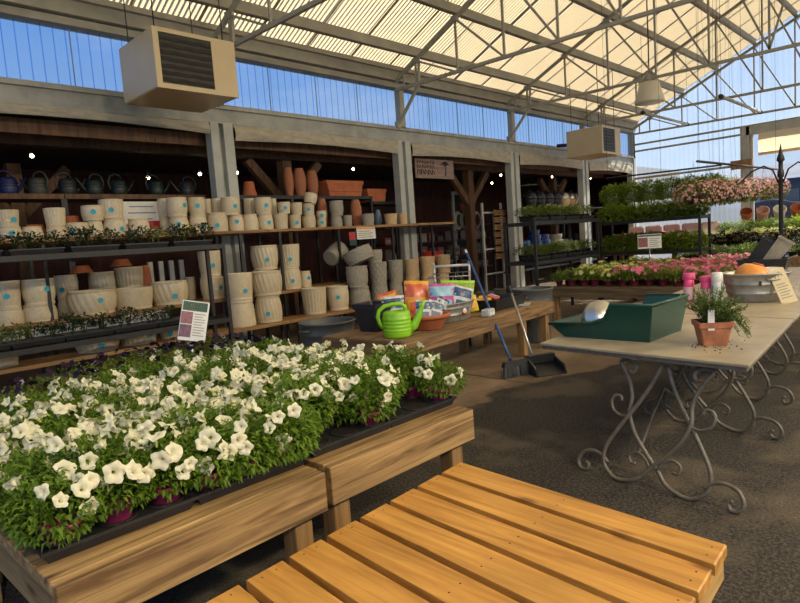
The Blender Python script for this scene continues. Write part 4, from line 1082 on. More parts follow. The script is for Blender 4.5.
# black tray of packets
t = thing('display_tray', 'black tray of flat colourful packets toward the right of the work bench', 'tray', (6.12, 4.38, .601), .072)
b = MB(); rs = [[(-.38*f,-.26*f,z),(.38*f,-.26*f,z),(.38*f,.26*f,z),(-.38*f,.26*f,z)] for f, z in ((.88,0),(1.,.13),(1.03,.135),(.97,.135),(.86,.02))]
fs = [(3,2,1,0)]+[(k*4+i, k*4+(i+1)%4, k*4+4+(i+1)%4, k*4+4+i) for k in range(4) for i in range(4)]+[(16,17,18,19)]; b.add(sum(rs, []), fs); b.build('tray', M['black'], t)
pk = [('pinkbag','pink'),('whiteprint','white'),('orangebag','orange'),('yellowbag','yellow'),('redorange','red'),('silver','pale green')]
for i in range(6):
    x = -.27+.108*i
    p = thing('seed_packet', '%s flat packet, %s in the black display tray' % (pk[i][1], nth(i, 6)), 'packet', bx @ Vector((2.27+x, .42+.05*(i%2), .70)), (-1.25, 0, .07+.1*(i%3)), 'packets in the display tray')
    MB().box(-.06,.06,-.012,.012,0,.13,c=.004).build('packet', M[pk[i][0]], p); MB().box(-.04,.04,-.0145,-.012,.03,.09).build('picture', M[pk[(i+2)%6][0]], p)
t = thing('loose_card', 'small loose white card on the right part of the work bench', 'card', (6.45, 4.15, .602), .5)
MB().box(-.14,.14,-.07,.07,0,.012,c=.003).build('card', M['whiteprint'], t)

# ---------------------------------------------------------------- tubs and bins
def round_tub(loc, r, h, label, ribs=2, lid=False, taper=.82):
    t = thing('round_bin', label, 'bin', loc)
    prof = [(1e-4,0),(r*taper,0),(r*(taper+.01),.02)]
    for k in range(ribs):
        z = h*(.55+.2*k); q = taper+(1-taper)*z/h; prof += [(r*q,z-.012),(r*(q+.02),z-.006),(r*(q+.02),z+.006),(r*(q+.004),z+.012)]
    prof += [(r*.985,h*.95),(r*1.03,h*.955),(r*1.05,h*.985),(r*1.03,h),(r*.98,h),(r*.96,h*.97),(r*taper*.97,.03),(1e-4,.02)]
    MB().lathe(prof, 48).build('bin_body', M['grayplastic'], t)
    for s in (-1, 1):
        b = MB(); b.tube([(s*r*1.0,-.09,h*.86),(s*r*1.1,-.07,h*.85),(s*r*1.1,.07,h*.85),(s*r*1.0,.09,h*.86)], .016, 8); b.build('handle', M['grayplastic'], t)
    return t
round_tub((4.64, 5.88, 0), .345, .59, 'wide dark grey round tub standing before the low pot shelf')
round_tub((7.16, 4.47, 0), .275, .74, 'tall grey round bin behind the right end of the work bench', 3)

# ---------------------------------------------------------------- broom and dustpan leaning on the bench
t = thing('push_broom', 'broom with long blue handle leaning against the work bench', 'broom', (5.26, 3.52, 0))
hd = Vector((.46, .93, 1.31)); d = hd.normalized()
MB().tube([d*.13, d*.5, hd], .015, 10).build('handle', M['blue'], t)
MB().tube([hd, hd+d*.05], [.016,.012], 10).build('grip_end', M['white'], t)
rot = Matrix.Rotation(-.35, 4, 'Z')
b = MB(); b.hexa([(-.17,-.02,.115),(.17,-.02,.115),(.17,.04,.115),(-.17,.04,.115)], [(-.15,-.012,.165),(.15,-.012,.165),(.15,.035,.165),(-.15,.035,.165)], rot)
b.tube([d*.10, d*.2], .022, 8); b.build('broom_head', M['black'], t)
b = MB(); rb = random.Random(4)
for k in range(160):
    x = rb.uniform(-.165,.165); y = rb.uniform(-.02,.04); b.tube([rot @ Vector((x,y,.118)), rot @ Vector((x*1.12,y*1.5-.015,.0))], .0045, 4, False)
b.build('bristles', M['grayplastic'], t)
t = thing('upright_dustpan', 'black upright dustpan with long grey handle leaning beside the broom', 'dustpan', (5.52, 3.34, 0))
hd = Vector((.32, .60, .86)); base = Vector((0, .12, .10)); d = (hd-base).normalized()
MB().tube([base, hd], .014, 10).build('handle', M['chrome'], t)
MB().tube([hd-d*.04, hd+d*.05], .019, 10).build('grip', M['black'], t)
rot = Matrix.Rotation(-.5, 4, 'Z')
b = MB(); q = [(-.17,-.15,.0),(.17,-.15,.0),(.17,.12,.0),(-.17,.12,.0)]; b.hexa(q, [(-.17,-.15,.006),(.17,-.15,.006),(.15,.12,.10),(-.15,.12,.10)], rot)
for s in (-1, 1): b.hexa([(s*.17-.01,-.15,0),(s*.17+.01,-.15,0),(s*.17+.01,.12,0),(s*.17-.01,.12,0)], [(s*.17-.01,-.10,.10),(s*.17+.01,-.10,.10),(s*.16+.01,.12,.19),(s*.16-.01,.12,.19)], rot)
b.hexa([(-.17,.06,.1),(.17,.06,.1),(.17,.12,.1),(-.17,.12,.1)], [(-.16,.05,.19),(.16,.05,.19),(.15,.12,.19),(-.15,.12,.19)], rot); b.build('pan', M['black'], t)
b = MB(); b.tube([rot @ Vector((-.12,.09,.10)), base, rot @ Vector((.12,.09,.10))], .012, 8); b.build('hinge', M['black'], t)

# ---------------------------------------------------------------- wire shopping cart behind the bench
t = thing('shopping_cart', 'wire shopping cart with white handle behind the work bench', 'cart', (6.65, 5.50, 0), pi+.64)
b = MB()
for z, g in ((.55, 0), (.70, .03), (.85, .06), (.98, .08)):
    P = [(-.45-g,-.25-g*.5,z),(.4+g*.4,-.25-g*.5,z),(.4+g*.4,.25+g*.5,z),(-.45-g,.25+g*.5,z),(-.45-g,-.25-g*.5,z)]; b.tube(P, .007, 6)
for k in range(9):
    x = -.45+.105*k
    for s in (-1, 1): b.tube([(x, s*.25, .55), (x*1.1, s*.29, .98)], .004, 5)
for k in range(6): 
    y = -.25+.1*k; b.tube([(-.45,y,.55),(.4,y,.55)], .004, 5); b.tube([(.4,y,.55),(.43,y*1.15,.98)], .004, 5); b.tube([(-.45,y,.55),(-.53,y*1.15,.98)], .004, 5)
b.build('basket', M['chrome'], t)
for s in (-1, 1): MB().tube([(.42,s*.24,.18),(-.3,s*.24,.22),(-.42,s*.25,.55),(-.62,s*.27,1.0),(-.66,s*.27,1.06),(-.64,s*.27,1.12),(-.52,s*.27,1.13)], .016, 8).build('frame', M['white'], t)
MB().tube([(-.655,-.27,1.08),(-.655,.27,1.08)], .02, 8).build('handle_bar', M['white'], t)
for x in (-.34, .40):
    for s in (-1, 1):
        b = MB(); b.lathe([(1e-4,-.02),(.04,-.022),(.085,-.02),(.09,0),(.085,.02),(.04,.022),(1e-4,.02)], 18, Matrix.Translation((x,s*.24,.09)) @ Matrix.Rotation(pi/2,4,'X')); w_ = b.build('wheel', M['black'], t)
        b = MB(); b.lathe([(1e-4,-.026),(.032,-.026),(.032,.026),(1e-4,.026)], 12, Matrix.Translation((x,s*.24,.09)) @ Matrix.Rotation(pi/2,4,'X')); b.build('hub', M['chrome'], w_)
        b = MB(); b.beam((x,s*.24-.03,.09),(x,s*.24-.03,.21),.012,.03); b.beam((x,s*.24+.03,.09),(x,s*.24+.03,.21),.012,.03); b.build('fork', M['chrome'], t)
# red barrow tub behind the tan pots
t = thing('wheelbarrow', 'red wheelbarrow tipped behind the tan clay pots', 'wheelbarrow', (10.78, 9.35, 0), .1)
b = MB(); b.lathe([(1e-4,0),(.22,.02),(.38,.16),(.42,.24),(.44,.25),(.42,.26),(.36,.16),(.2,.05),(1e-4,.04)], 28, Matrix.Translation((0,.1,1.24)) @ Matrix.Rotation(pi,4,'X'), sx=1.25, sy=.8); b.build('tub', M['red'], t)
for s in (-1, 1): MB().tube([(-.6,s*.24,.25),(-.2,s*.26,.55),(.2,s*.25,.95),(.62,s*.2,1.0)], .022, 8).build('handle', M['timber'], t)
b = MB(); b.lathe([(.09,-.03),(.19,-.035),(.2,0),(.19,.035),(.09,.03)], 20, Matrix.Translation((-.62,0,.2)) @ Matrix.Rotation(pi/2,4,'X')); b.build('wheel', M['black'], t)
for s in (-1, 1): MB().tube([(-.05,s*.2,0),(.1,s*.24,.9)], .016, 6).build('leg', M['dark'], t)
# ---------------------------------------------------------------- stone-topped tables on scrolled iron legs
M['stone'] = mat('table_top', (.36,.30,.205), .4, 0, .16, 6, bump=.06, bscale=40)
TH = math.atan2(.145, 2.0)          # the row drifts slightly toward the wall
def scroll_tube(b, pts, r=.0115, X=0, n=7):
    # Catmull-Rom through (u, v) points lying in a plane x = X
    P = [Vector((X, -p[0], p[1])) for p in pts]; out = []
    for i in range(len(P)-1):
        p0 = P[max(i-1,0)]; p1 = P[i]; p2 = P[i+1]; p3 = P[min(i+2,len(P)-1)]
        for k in range(6):
            s = k/6; out.append(.5*((2*p1)+(p2-p0)*s+(2*p0-5*p1+4*p2-p3)*s*s+(3*p1-p0-3*p2+p3)*s**3))
    out.append(P[-1]); b.tube(out, r, n)
def lyre(t, X, H):
    for s in (1, -1):
        b = MB()
        main = [(.012,.72),(.06,.60),(.14,.46),(.23,.32),(.305,.18),(.305,.08),(.24,.018),(.17,.012),(.08,.045),(.02,.115),(-.06,.20),(-.14,.30),(-.185,.41),(-.18,.50),(-.20,.58),(-.245,.66),(-.275,.705),(-.255,.722),(-.205,.715),(-.175,.685),(-.19,.652),(-.215,.66)]
        scroll_tube(b, [(s*u_, v*H/.72) for u_, v in main], .012, X+.006*s)
        b.build('scroll_leg', M['iron'], t)
        b = MB(); foot = [(.285,.09),(.33,.125),(.39,.138),(.455,.115),(.485,.06),(.465,.018),(.425,.014),(.41,.045),(.43,.06)]
        scroll_tube(b, [(s*u_, v*H/.72) for u_, v in foot], .011, X); b.build('foot_scroll', M['iron'], t)
        b = MB(); mid = [(-.178,.40),(-.225,.385),(-.285,.41),(-.305,.465),(-.285,.50),(-.25,.50),(-.24,.475)]
        scroll_tube(b, [(s*u_, v*H/.72) for u_, v in mid], .009, X); b.build('side_scroll', M['iron'], t)
        b = MB(); inn = [(.02,.115),(.06,.17),(.11,.19),(.15,.165),(.14,.125),(.11,.125)]
        scroll_tube(b, [(s*u_, v*H/.72) for u_, v in inn], .009, X); b.build('inner_scroll', M['iron'], t)
def table(x0, L, label, legs):
    W = 1.30; H = .715
    t = thing('scroll_leg_table', label, 'table', (0,0,0), 0, 'stone-topped tables in a row')
    # the table's own frame: origin at the near right corner of the row
    org = Vector((3.33, .84, 0)); ex = Vector((cos(TH), sin(TH), 0)); ey = Vector((.115, .993, 0)).normalized()
    P = lambda u_, v_, z: org+ex*u_+ey*v_+Vector((0,0,z))
    b = MB(); c = [P(x0,0,0), P(x0+L,0,0), P(x0+L,W,0), P(x0,W,0)]
    b = prism(MB(), c[0], c[1], c[2], c[3], .742, .757, .003); b.build('top_slab', M['stone'], t)
    ci = [P(x0+.012,.012,0), P(x0+L-.012,.012,0), P(x0+L-.012,W-.012,0), P(x0+.012,W-.012,0)]
    prism(MB(), *ci, .716, .741, .001).build('top_frame', M['iron'], t)
    for lx in legs:
        e = D.objects.new('pedestal', None); COL.objects.link(e); e.parent = t; e.location = P(x0+lx, W/2, 0); e.location = P(x0+lx-(.22 if lx < .3 and x0 == 0 else 0), W/2-(.15 if x0 == 0 else .1), 0); e.rotation_euler = (0, (.28 if lx < .3 and x0 == 0 else 0), -math.atan2(.115,.993))
        lyre(e, 0, H)
    a = P(x0+legs[0], W/2, .11); c_ = P(x0+legs[-1], W/2, .11)
    mid = (a+c_)/2
    b = MB(); b.tube([a, a+(mid-a)*.5+Vector((0,0,.16)), mid+Vector((0,0,.28)), c_+(mid-c_)*.5+Vector((0,0,.16)), c_], .010, 7); b.build('stretcher', M['iron'], t)
    return P
TP = table(0, 1.62, 'nearest stone-topped table on scrolled grey iron legs, holding the green tub', (.10, 1.16))
table(1.64, 1.62, 'second stone-topped scroll-leg table, holding the galvanised tub', (.42, 1.40))
table(3.28, 3.2, 'furthest stone-topped table of the row, behind the galvanised tub', (.2, 2.9))
ZT = .758
# dark green potting tray: tall back at the right, sloping sides, open low lip at the left
t = thing('potting_tray', 'dark green plastic potting tray with low front lip on the near table', 'tray', (3.70, 1.46, ZT), -.03)
# local: x depth 0..L (away), y from back (0) to lip (W)
L, Wd, H = .58, .74, .24
def outline(f, k):
    """side profile in (y, z) inset by f"""
    return None
b = MB()
side = [(0,H),(.28,H),(.325,H*.60),(.42,H*.46),(Wd,.085),(Wd-.04,.045),(Wd-.10,0),(.045,0)]
def wall(xa, xb):
    n = len(side); vs = [(xa, y, z) for y, z in side]+[(xb, y, z) for y, z in side]
    fs = [tuple(range(n-1,-1,-1)), tuple(range(n, 2*n))]+[(i,(i+1)%n,n+(i+1)%n,n+i) for i in range(n)]
    b.add(vs, fs)
def slant(xa0, xb0, xa1, xb1):
    n = len(side); g = lambda z, p, q: p+(q-p)*z/H
    vs = [(g(z,xa0,xa1), y, z) for y, z in side]+[(g(z,xb0,xb1), y, z) for y, z in side]
    fs = [tuple(range(n-1,-1,-1)), tuple(range(n, 2*n))]+[(i,(i+1)%n,n+(i+1)%n,n+i) for i in range(n)]
    b.add(vs, fs)
slant(.035, .045, 0, .012); slant(L-.045, L-.035, L-.012, L)
b.hexa([(.04,.04,0),(L-.04,.04,0),(L-.04,.052,0),(.04,.052,0)], [(.0,.0,H),(L,.0,H),(L,.012,H),(.0,.012,H)])
b.box(.04, L-.04, .04, Wd-.10, 0, .010); b.hexa([(.04,Wd-.10,0),(L-.04,Wd-.10,0),(L-.03,Wd,.092),(.03,Wd,.092)], [(.04,Wd-.10,.010),(L-.04,Wd-.10,.010),(L-.03,Wd,.102),(.03,Wd,.102)])
b.build('tray', M['greenplastic'], t)
b = MB(); rim = [(.005,Wd-.0,.09),(.005,.42,H*.46),(.005,.325,H*.60),(.005,.28,H),(.005,.0,H),(L-.005,.0,H),(L-.005,.28,H),(L-.005,.325,H*.60),(L-.005,.42,H*.46),(L-.005,Wd,.09),(.005,Wd,.09)]
b.tube(rim, .011, 8); b.build('rim', M['greenplastic'], t)
t = thing('scoop', 'bare metal scoop lying in the green potting tray', 'scoop', (3.97, 1.93, ZT+.012), 2.2)
t.scale = (1.25,1.25,1.25)
b = MB(); b.lathe([(.085,0),(.095,.02),(.09,.16),(.06,.2),(1e-4,.205),(1e-4,.2),(.055,.19),(.083,.15),(.088,.02)], 24, Matrix.Translation((0,0,.09)) @ Matrix.Rotation(1.9,4,'X')); b.build('scoop_bowl', M['chrome'], t)
MB().tube([(0,.13,.10),(0,.17,.12),(0,.20,.08)], .010, 8).build('handle', M['chrome'], t)
# square terracotta pot with a fine-leaved herb
t = thing('herb_pot', 'square terracotta pot of fine-leaved green herb near the table corner', 'plant', (3.83, 1.16, ZT), .55)
def sqring(h, z, ch=.006): return [(h-ch,-h,z),(h,-h+ch,z),(h,h-ch,z),(h-ch,h,z),(-h+ch,h,z),(-h,h-ch,z),(-h,-h+ch,z),(-h+ch,-h,z)]
rs = [sqring(.066,0), sqring(.085,.108), sqring(.093,.109), sqring(.096,.142), sqring(.086,.142), sqring(.08,.115)]
fs = [tuple(range(7,-1,-1))]+[(k*8+i, k*8+(i+1)%8, k*8+8+(i+1)%8, k*8+8+i) for k in range(5) for i in range(8)]+[tuple(range(40,48))]
MB().add(sum(rs, []), fs).build('pot', M['terra2'], t)
MB().box(-.078,.078,-.078,.078,.10,.12).build('soil', M['soil'], t)
b = MB(); r = random.Random(8)
for k in range(85):
    a = r.uniform(0,6.28); q = r.uniform(.2,1); lean = r.uniform(.3,1.)
    end = Vector((cos(a)*.19*lean, sin(a)*.19*lean, .12+r.uniform(.12,.26)*(1.1-.45*lean))); st = Vector((cos(a)*.05*q, sin(a)*.05*q, .115))
    mid = (st+end)/2+Vector((0,0,.03)); b.tube([st, mid, end], .0018, 4, False)
    for j in range(16):
        f = r.uniform(.2,1); pp = st.lerp(mid, f*2) if f < .5 else mid.lerp(end, f*2-1)
        leaf(b, pp, rdir(r,-.1,1), Vector((0,0,1)), .030, .011, .1, .1)
for k in range(34):      # trailing stems to the right
    a = r.uniform(-2.0,-.5); st = Vector((cos(a)*.05, sin(a)*.05, .13)); end = Vector((cos(a)*r.uniform(.13,.22), sin(a)*r.uniform(.13,.22), r.uniform(.03,.16))); mid = (st+end)/2+Vector((0,0,.06))
    b.tube([st, mid, end], .0018, 4, False)
    for j in range(16):
        f = r.uniform(.2,1); pp = st.lerp(mid, f*2) if f < .5 else mid.lerp(end, f*2-1)
        leaf(b, pp, rdir(r,-.3,1), Vector((0,0,1)), .028, .011, .1, .1)
b.build('foliage', M['rosemary'], t)
MB().box(-.0012,.0012,-.018,.018,.0,.125,c=.0004).build('plant_label', M['white'], t, (-.088,.028,.095), (0,-.06,0))
b = MB(); r = random.Random(12)
for k in range(60):
    c = Vector((3.78+r.gauss(0,.12), 1.12+r.gauss(0,.07), ZT)); b.ball(c+Vector((0,0,.002)), r.uniform(.002,.006), 5, 4, sz=.6)
tag(b.build('spilled_soil', M['soil']), 'dark soil crumbs spilled round the square herb pot', 'soil', kind='stuff')
# bottles
def bottle(x, y, m1, m2, w_, h, label, cap):
    t = thing('plant_food_bottle', label, 'bottle', (x, y, ZT), .3, 'bottles on the table edge')
    q = w_/2
    b = MB(); pr_ = [(q,0),(q,h*.62),(q*.97,h*.68),(q*.8,h*.78),(q*.72,h*.84)]
    vs = []; 
    b.lathe([(1e-4,0),(q*.95,0),(q,.01)]+pr_[1:]+[(1e-4,h*.86)], 20, fn=lambda a,i: (1/max(abs(cos(a)),abs(sin(a)))**.35), sx=1., sy=.7); b.build('bottle', m1, t)
    MB().lathe([(q*.80,h*.78),(q*.84,h*.79),(q*.80,h*.97),(q*.7,h),(1e-4,h)], 20).build('cap', cap, t)
    b = MB(); b.lathe([(q*1.012,h*.08),(q*1.015,h*.1),(q*1.015,h*.5),(q*1.012,h*.52)], 20, fn=lambda a,i: (1/max(abs(cos(a)),abs(sin(a)))**.35), sx=1., sy=.7); b.build('wrap_label', m2, t)
M['pinkcap'] = mat('pink_cap', (.72,.07,.22), .4, 0, .1, 4); M['blush'] = mat('blush_label', (.78,.55,.52), .5, 0, .15, 25, col2=(.72,.42,.42))
bottle(5.86, 1.97, M['pinkcap'], M['blush'], .135, .26, 'pink-topped plant food bottle, left of two on the table edge', M['pinkcap'])
bottle(5.80, 1.80, M['pinkcap'], M['blush'], .135, .24, 'pink-topped plant food bottle, right of two on the table edge', M['pinkcap'])
t = thing('white_canister', 'tall white canister beside the pink-topped bottles', 'bottle', (5.74, 1.69, ZT), .2)
MB().lathe([(1e-4,0),(.044,0),(.046,.01),(.046,.19),(.04,.2),(1e-4,.2)], 20).build('body', M['whiteprint'], t); MB().lathe([(.043,.195),(.047,.2),(.047,.265),(.04,.275),(1e-4,.275)], 20).build('cap', M['white'], t)
t = thing('small_box', 'small brown cardboard box between the pink-topped bottles', 'box', (5.98, 1.86, ZT), .2)
MB().box(-.05,.05,-.04,.04,0,.12,c=.003).build('carton', M['board'], t); MB().box(-.05,.05,-.0415,-.04,.05,.08).build('tape', M['tan'], t)
# round galvanised tub with orange glazed pot inside
t = thing('galvanised_tub', 'round galvanised washtub holding an orange glazed pot on the second table', 'tub', (6.02, 1.46, ZT))
b = MB(); b.lathe([(1e-4,0),(.205,0),(.215,.008),(.222,.07),(.232,.076),(.226,.082),(.24,.15),(.25,.156),(.243,.162),(.262,.235),(.275,.24),(.278,.25),(.268,.254),(.255,.24),(.205,.02),(1e-4,.012)], 48); b.build('tub', M['galv'], t)
for a in (-2.35,): 
    e = Vector((cos(a), sin(a), 0)); s = Vector((-sin(a), cos(a), 0))
    MB().tube([e*.25+s*.06+Vector((0,0,.205)), e*.272+s*.055+Vector((0,0,.2)), e*.275+Vector((0,0,.196)), e*.272-s*.055+Vector((0,0,.2)), e*.25-s*.06+Vector((0,0,.205))], .006, 8).build('handle', M['galv'], t)
for a in (-2.75, -1.95):
    b = MB(); e = Vector((cos(a), sin(a), 0)); c = e*.246; b.beam(c+Vector((0,0,.15)), c+Vector((0,0,.19)), .02, .012, up=e); b.build('handle_lug', M['dark'], t)
t = thing('glazed_pot', 'orange glazed round pot lying inside the washtub', 'pot', (5.98, 1.53, ZT+.017), (.3,.15,0))
MB().lathe([(1e-4,.0),(.06,.0),(.10,.04),(.145,.12),(.155,.19),(.14,.26),(.10,.30),(.04,.315),(1e-4,.317)], 32).build('pot', M['orange'], t); MB().lathe([(.045,.313),(.05,.322),(.035,.328),(1e-4,.328)], 20).build('knob', M['terra'], t)
t = thing('planter_pot', 'cream ribbed bowl showing behind the orange pot in the washtub', 'pot', (6.14, 1.38, ZT+.017))
MB().lathe([(1e-4,0),(.06,0),(.09,.2),(.1,.26),(.09,.262),(.08,.24),(1e-4,.05)], 40, fn=lambda a,i: 1+.02*cos(20*a)).build('bowl', M['stickerw'], t)
# info card leaning on the tub
t = thing('info_card', 'cream printed card leaning against the right of the washtub', 'sign', (5.83, 1.155, ZT), (-.32, -.26, -1.0))
MB().box(-.062,.062,-.003,.003,0,.31,c=.001).build('card', mat('cream_card', (.72,.58,.34), .6, 0, .08, 8), t)
b = MB()
for k in range(6): b.box(-.045,.04-.015*(k%2),-.0045,-.003,.05+.024*k,.058+.024*k)
b.build('text_lines', M['graypot'], t)
b = MB(); b.tube([(-.03,-.0035,.23),(-.012,-.0035,.28),(.0,-.0035,.235),(.012,-.0035,.285),(.03,-.0035,.24)], .003, 5); b.build('emblem', M['galv'], t)
# clear crumpled plastic
b = MB(); r = random.Random(31); n = 14; vs = []; fs = []
for i in range(n):
    for j in range(n):
        x, y = i/(n-1)-.5, j/(n-1)-.5; vs.append((6.25+.36*x+r.uniform(-.012,.012), 1.16+.22*y+r.uniform(-.012,.012), ZT+.006+.13*max(0,(1-4*x*x)*(1-4*y*y))*r.uniform(.5,1)))
for i in range(n-1):
    for j in range(n-1): fs.append((i*n+j,(i+1)*n+j,(i+1)*n+j+1,i*n+j+1))
b.add(vs, fs, True); tag(b.build('plastic_bag', sheetmat('clear_film', (.75,.72,.66), (.97,.97,.97), .55, .6)), 'crumpled clear plastic bag beside the washtub', 'bag')
# black trays and leaning troughs further along
t = thing('tub_tray', 'wide black plastic tray standing behind the washtub on the furthest table', 'tray', (8.75, 2.02, ZT), .1)
b = MB(); rs = [[(-.18*f,-.27*f,z),(.18*f,-.27*f,z),(.18*f,.27*f,z),(-.18*f,.27*f,z)] for f, z in ((.85,0),(1.,.18),(1.05,.185),(1.05,.20),(.96,.20),(.83,.02))]
fs = [(3,2,1,0)]+[(k*4+i, k*4+(i+1)%4, k*4+4+(i+1)%4, k*4+4+i) for k in range(5) for i in range(4)]+[(20,21,22,23)]; b.add(sum(rs, []), fs); b.build('tray', M['black'], t)
for i, (mm, y, nm) in enumerate((('black',2.16,'black'),('graypot',1.98,'grey-tan'))):
    t = thing('trough_planter', '%s trough leaning up out of the black tray' % nm, 'planter', (8.72, y, ZT+.12), (.62, 0, .12), 'troughs leaning in the black tray')
    b = MB(); rs = [[(-.11*f,-.09*f,z),(.11*f,-.09*f,z),(.11*f,.09*f,z),(-.11*f,.09*f,z)] for f, z in ((.8,0),(1.,.36),(1.08,.36),(1.08,.38),(.95,.38),(.75,.02))]
    b.add(sum(rs, []), fs); b.build('trough', M[mm], t)
t = thing('cloth', 'folded white cloth on the furthest table', 'cloth', (8.55, 1.38, ZT), .2)
MB().box(-.25,.25,-.12,.12,0,.045,c=.015).build('fold', M['white'], t); MB().box(-.22,.2,-.1,.1,.046,.075,c=.012).build('fold', M['white'], t)
# ---------------------------------------------------------------- middle rack of small plants (second black wire rack)
wire_rack(8.62, 10.85, 5.28, 5.86, 1.68, 1.02, 'black wire rack of olive bedding plants in the middle distance')
def bed_plants(x0, x1, ys, z, tag_, mats, nx, size, name, grp, fl=None, mk=None, nfl=0, objname='bedding_plant'):
    for j, y in enumerate(ys):
        for i in range(nx):
            x = x0+(x1-x0)*(i+.5)/nx
            lab = '%s, %s%s, %s' % (name, nth(i, nx, 'near end'), '' if len(ys) == 1 else ', %s row back' % ORD[j], tag_)
            t = thing(objname, lab, 'plant', (x+pr.uniform(-.02,.02), y+pr.uniform(-.02,.02), z), pr.uniform(0,6), grp)
            s = size*pr.uniform(.9,1.15); put('pot', BPOT, t, None, None, (s,s,s)); put('foliage', pr.choice(mats), t, None, (pr.uniform(-.1,.1),pr.uniform(-.1,.1),0), (s,s,s))
            if fl and nfl:
                put('blossoms', pr.choice(fl), t, (0,0,0), None, (s,s,s))
SILV = [bush(200+i, .13, .19, 240, .04, .022, .06, 5, -.4).mesh('foliage', M['silver']) for i in range(2)]
OLI = [bush(210+i, .12, .17, 220, .036, .02, .06, 5, -.4).mesh('foliage', M['leafo']) for i in range(3)]
GRN = [bush(220+i, .13, .18, 260, .04, .022, .06, 5, -.5).mesh('foliage', M['fargreen']) for i in range(3)]
YEL = [bush(230+i, .14, .19, 260, .045, .026, .06, 5, -.4).mesh('foliage', M['yellowleaf']) for i in range(2)]
LIM = [bush(240+i, .15, .22, 260, .05, .028, .06, 5, -.4).mesh('foliage', M['limeleaf']) for i in range(2)]
PRP = [bush(250+i, .13, .17, 220, .045, .03, .06, 5, -.4).mesh('foliage', M['purpleleaf']) for i in range(2)]
def blossoms(seed, R, H, n, mt, fr_, z0=.09, lo=-.05):
    r = random.Random(seed); b = MB()
    for k in range(n):
        v = rdir(r, lo, 1); pos = Vector((v.x*R, v.y*R, z0+(v.z*.5+.5)*H)); q = Vector((v.x,v.y,v.z*.8+.2)).to_track_quat('Z','Y').to_matrix().to_4x4()
        f = flower_flat(seed*50+k, fr_*r.uniform(.8,1.2)); b.add(f.v, f.f, True, Matrix.Translation(pos) @ q)
    return b.mesh('blossoms', M[mt])
WDOT = [blossoms(1, .12, .17, 6, 'petalw', .016)]
for j, (z, n) in enumerate(((1.69, 12), (1.03, 12))):
    nm = ('upper', 'lower')[j]
    for i in range(4):
        tag(put('plant_tray', SMALL_TRAY, None, (8.92+.56*i, 5.45, z-.004)), 'black tray, %s on %s level of the middle rack' % (nth(i, 4), nm), 'tray', 'trays on the middle rack')
    bed_plants(8.68, 10.8, (5.42, 5.62), z, '%s middle rack' % nm, OLI+SILV[:1], 11, 1.05, 'small olive bedding plant', 'bedding plants on the middle rack', WDOT, nfl=0)
# ---------------------------------------------------------------- bench of pink and yellow petunias
M['darkwood'] = wood('dark_weathered_bench', (.20,.14,.07), (.07,.045,.022), 0, .8)
t = bench(0, 2.5, 0, 3.2, .60, 'wide brown timber bench of pink petunias beyond the stone-topped tables', mt=('carty','carty','woodwz'))
t.location = (11.75, 2.55, 0); t.rotation_euler = (0,0,pi/2)
for o in t.children:
    if o.name.startswith(('deck','side','front','back')): o.data.materials[0] = M['darkwood']
t.location = (11.8, 2.55, 0)
PKB = [blossoms(10+i, .125, .17, 13, 'petalpk', .027) for i in range(3)]
YLB = [blossoms(20+i, .125, .17, 11, 'petalyel', .027) for i in range(2)]
PUB = [blossoms(30+i, .12, .16, 5, 'petalp', .022) for i in range(2)]
RPOT = PPOT.copy(); RPOT.materials.clear(); RPOT.materials.append(mat('maroon_pot', (.20,.025,.045), .5, 0, .15, 5))
for j in range(12):
    y = 4.94-.207*j
    for i in range(12):
        x = 8.78+.245*i
        u_ = j/11+pr.uniform(-.06,.06)-.012*i
        k = 'p' if u_ > .40 else 'y' if u_ > .20 and i < 9 else 'g'
        if k == 'g' and pr.random() < .2: k = 'y'
        nm = {'p': 'pink petunia', 'y': 'pale yellow petunia', 'g': 'leafy petunia with few purple flowers'}[k]
        t = thing('petunia_plant', '%s, %s row from front, %s in row' % (nm, ORD[i] if i else 'first', nth(j, 12)), 'flower', (x+pr.uniform(-.03,.03), y+pr.uniform(-.03,.03), .602), pr.uniform(0,6), 'petunias on the far brown bench')
        s = pr.uniform(.95,1.2); put('pot', RPOT, t, None, None, (s,)*3); put('foliage', pr.choice(GRN if k != 'g' else GRN+OLI), t, None, None, (s,)*3)
        put('blossoms', pr.choice({'p': PKB, 'y': YLB, 'g': PUB}[k]), t, None, None, (s,)*3)
t = thing('plant_sign', 'white plant sign card on a stake above the pink petunias', 'sign', (11.0, 4.36, .60), -1.15)
MB().tube([(0,.012,0),(0,.012,.48)], .012, 8).build('stake', M['chrome'], t)
pn = MB().box(-.2,.2,-.006,.006,0,.26,c=.002).build('panel', M['stickerw'], t, (0,0,.46), (-.1,0,0))
MB().box(-.19,-.03,-.009,-.006,.03,.2).build('flower_photo', mat('sign_photo_c', (.40,.12,.12), .5, 0, .5, 30, col2=(.12,.05,.05)), pn)
MB().box(-.19,.19,-.009,-.006,.22,.25).build('header', M['greenplastic'], pn)
b = MB()
for k in range(5): b.box(.0,.17-.04*(k%2),-.009,-.006,.03+.035*k,.042+.035*k)
b.build('text_lines', M['graypot'], pn)

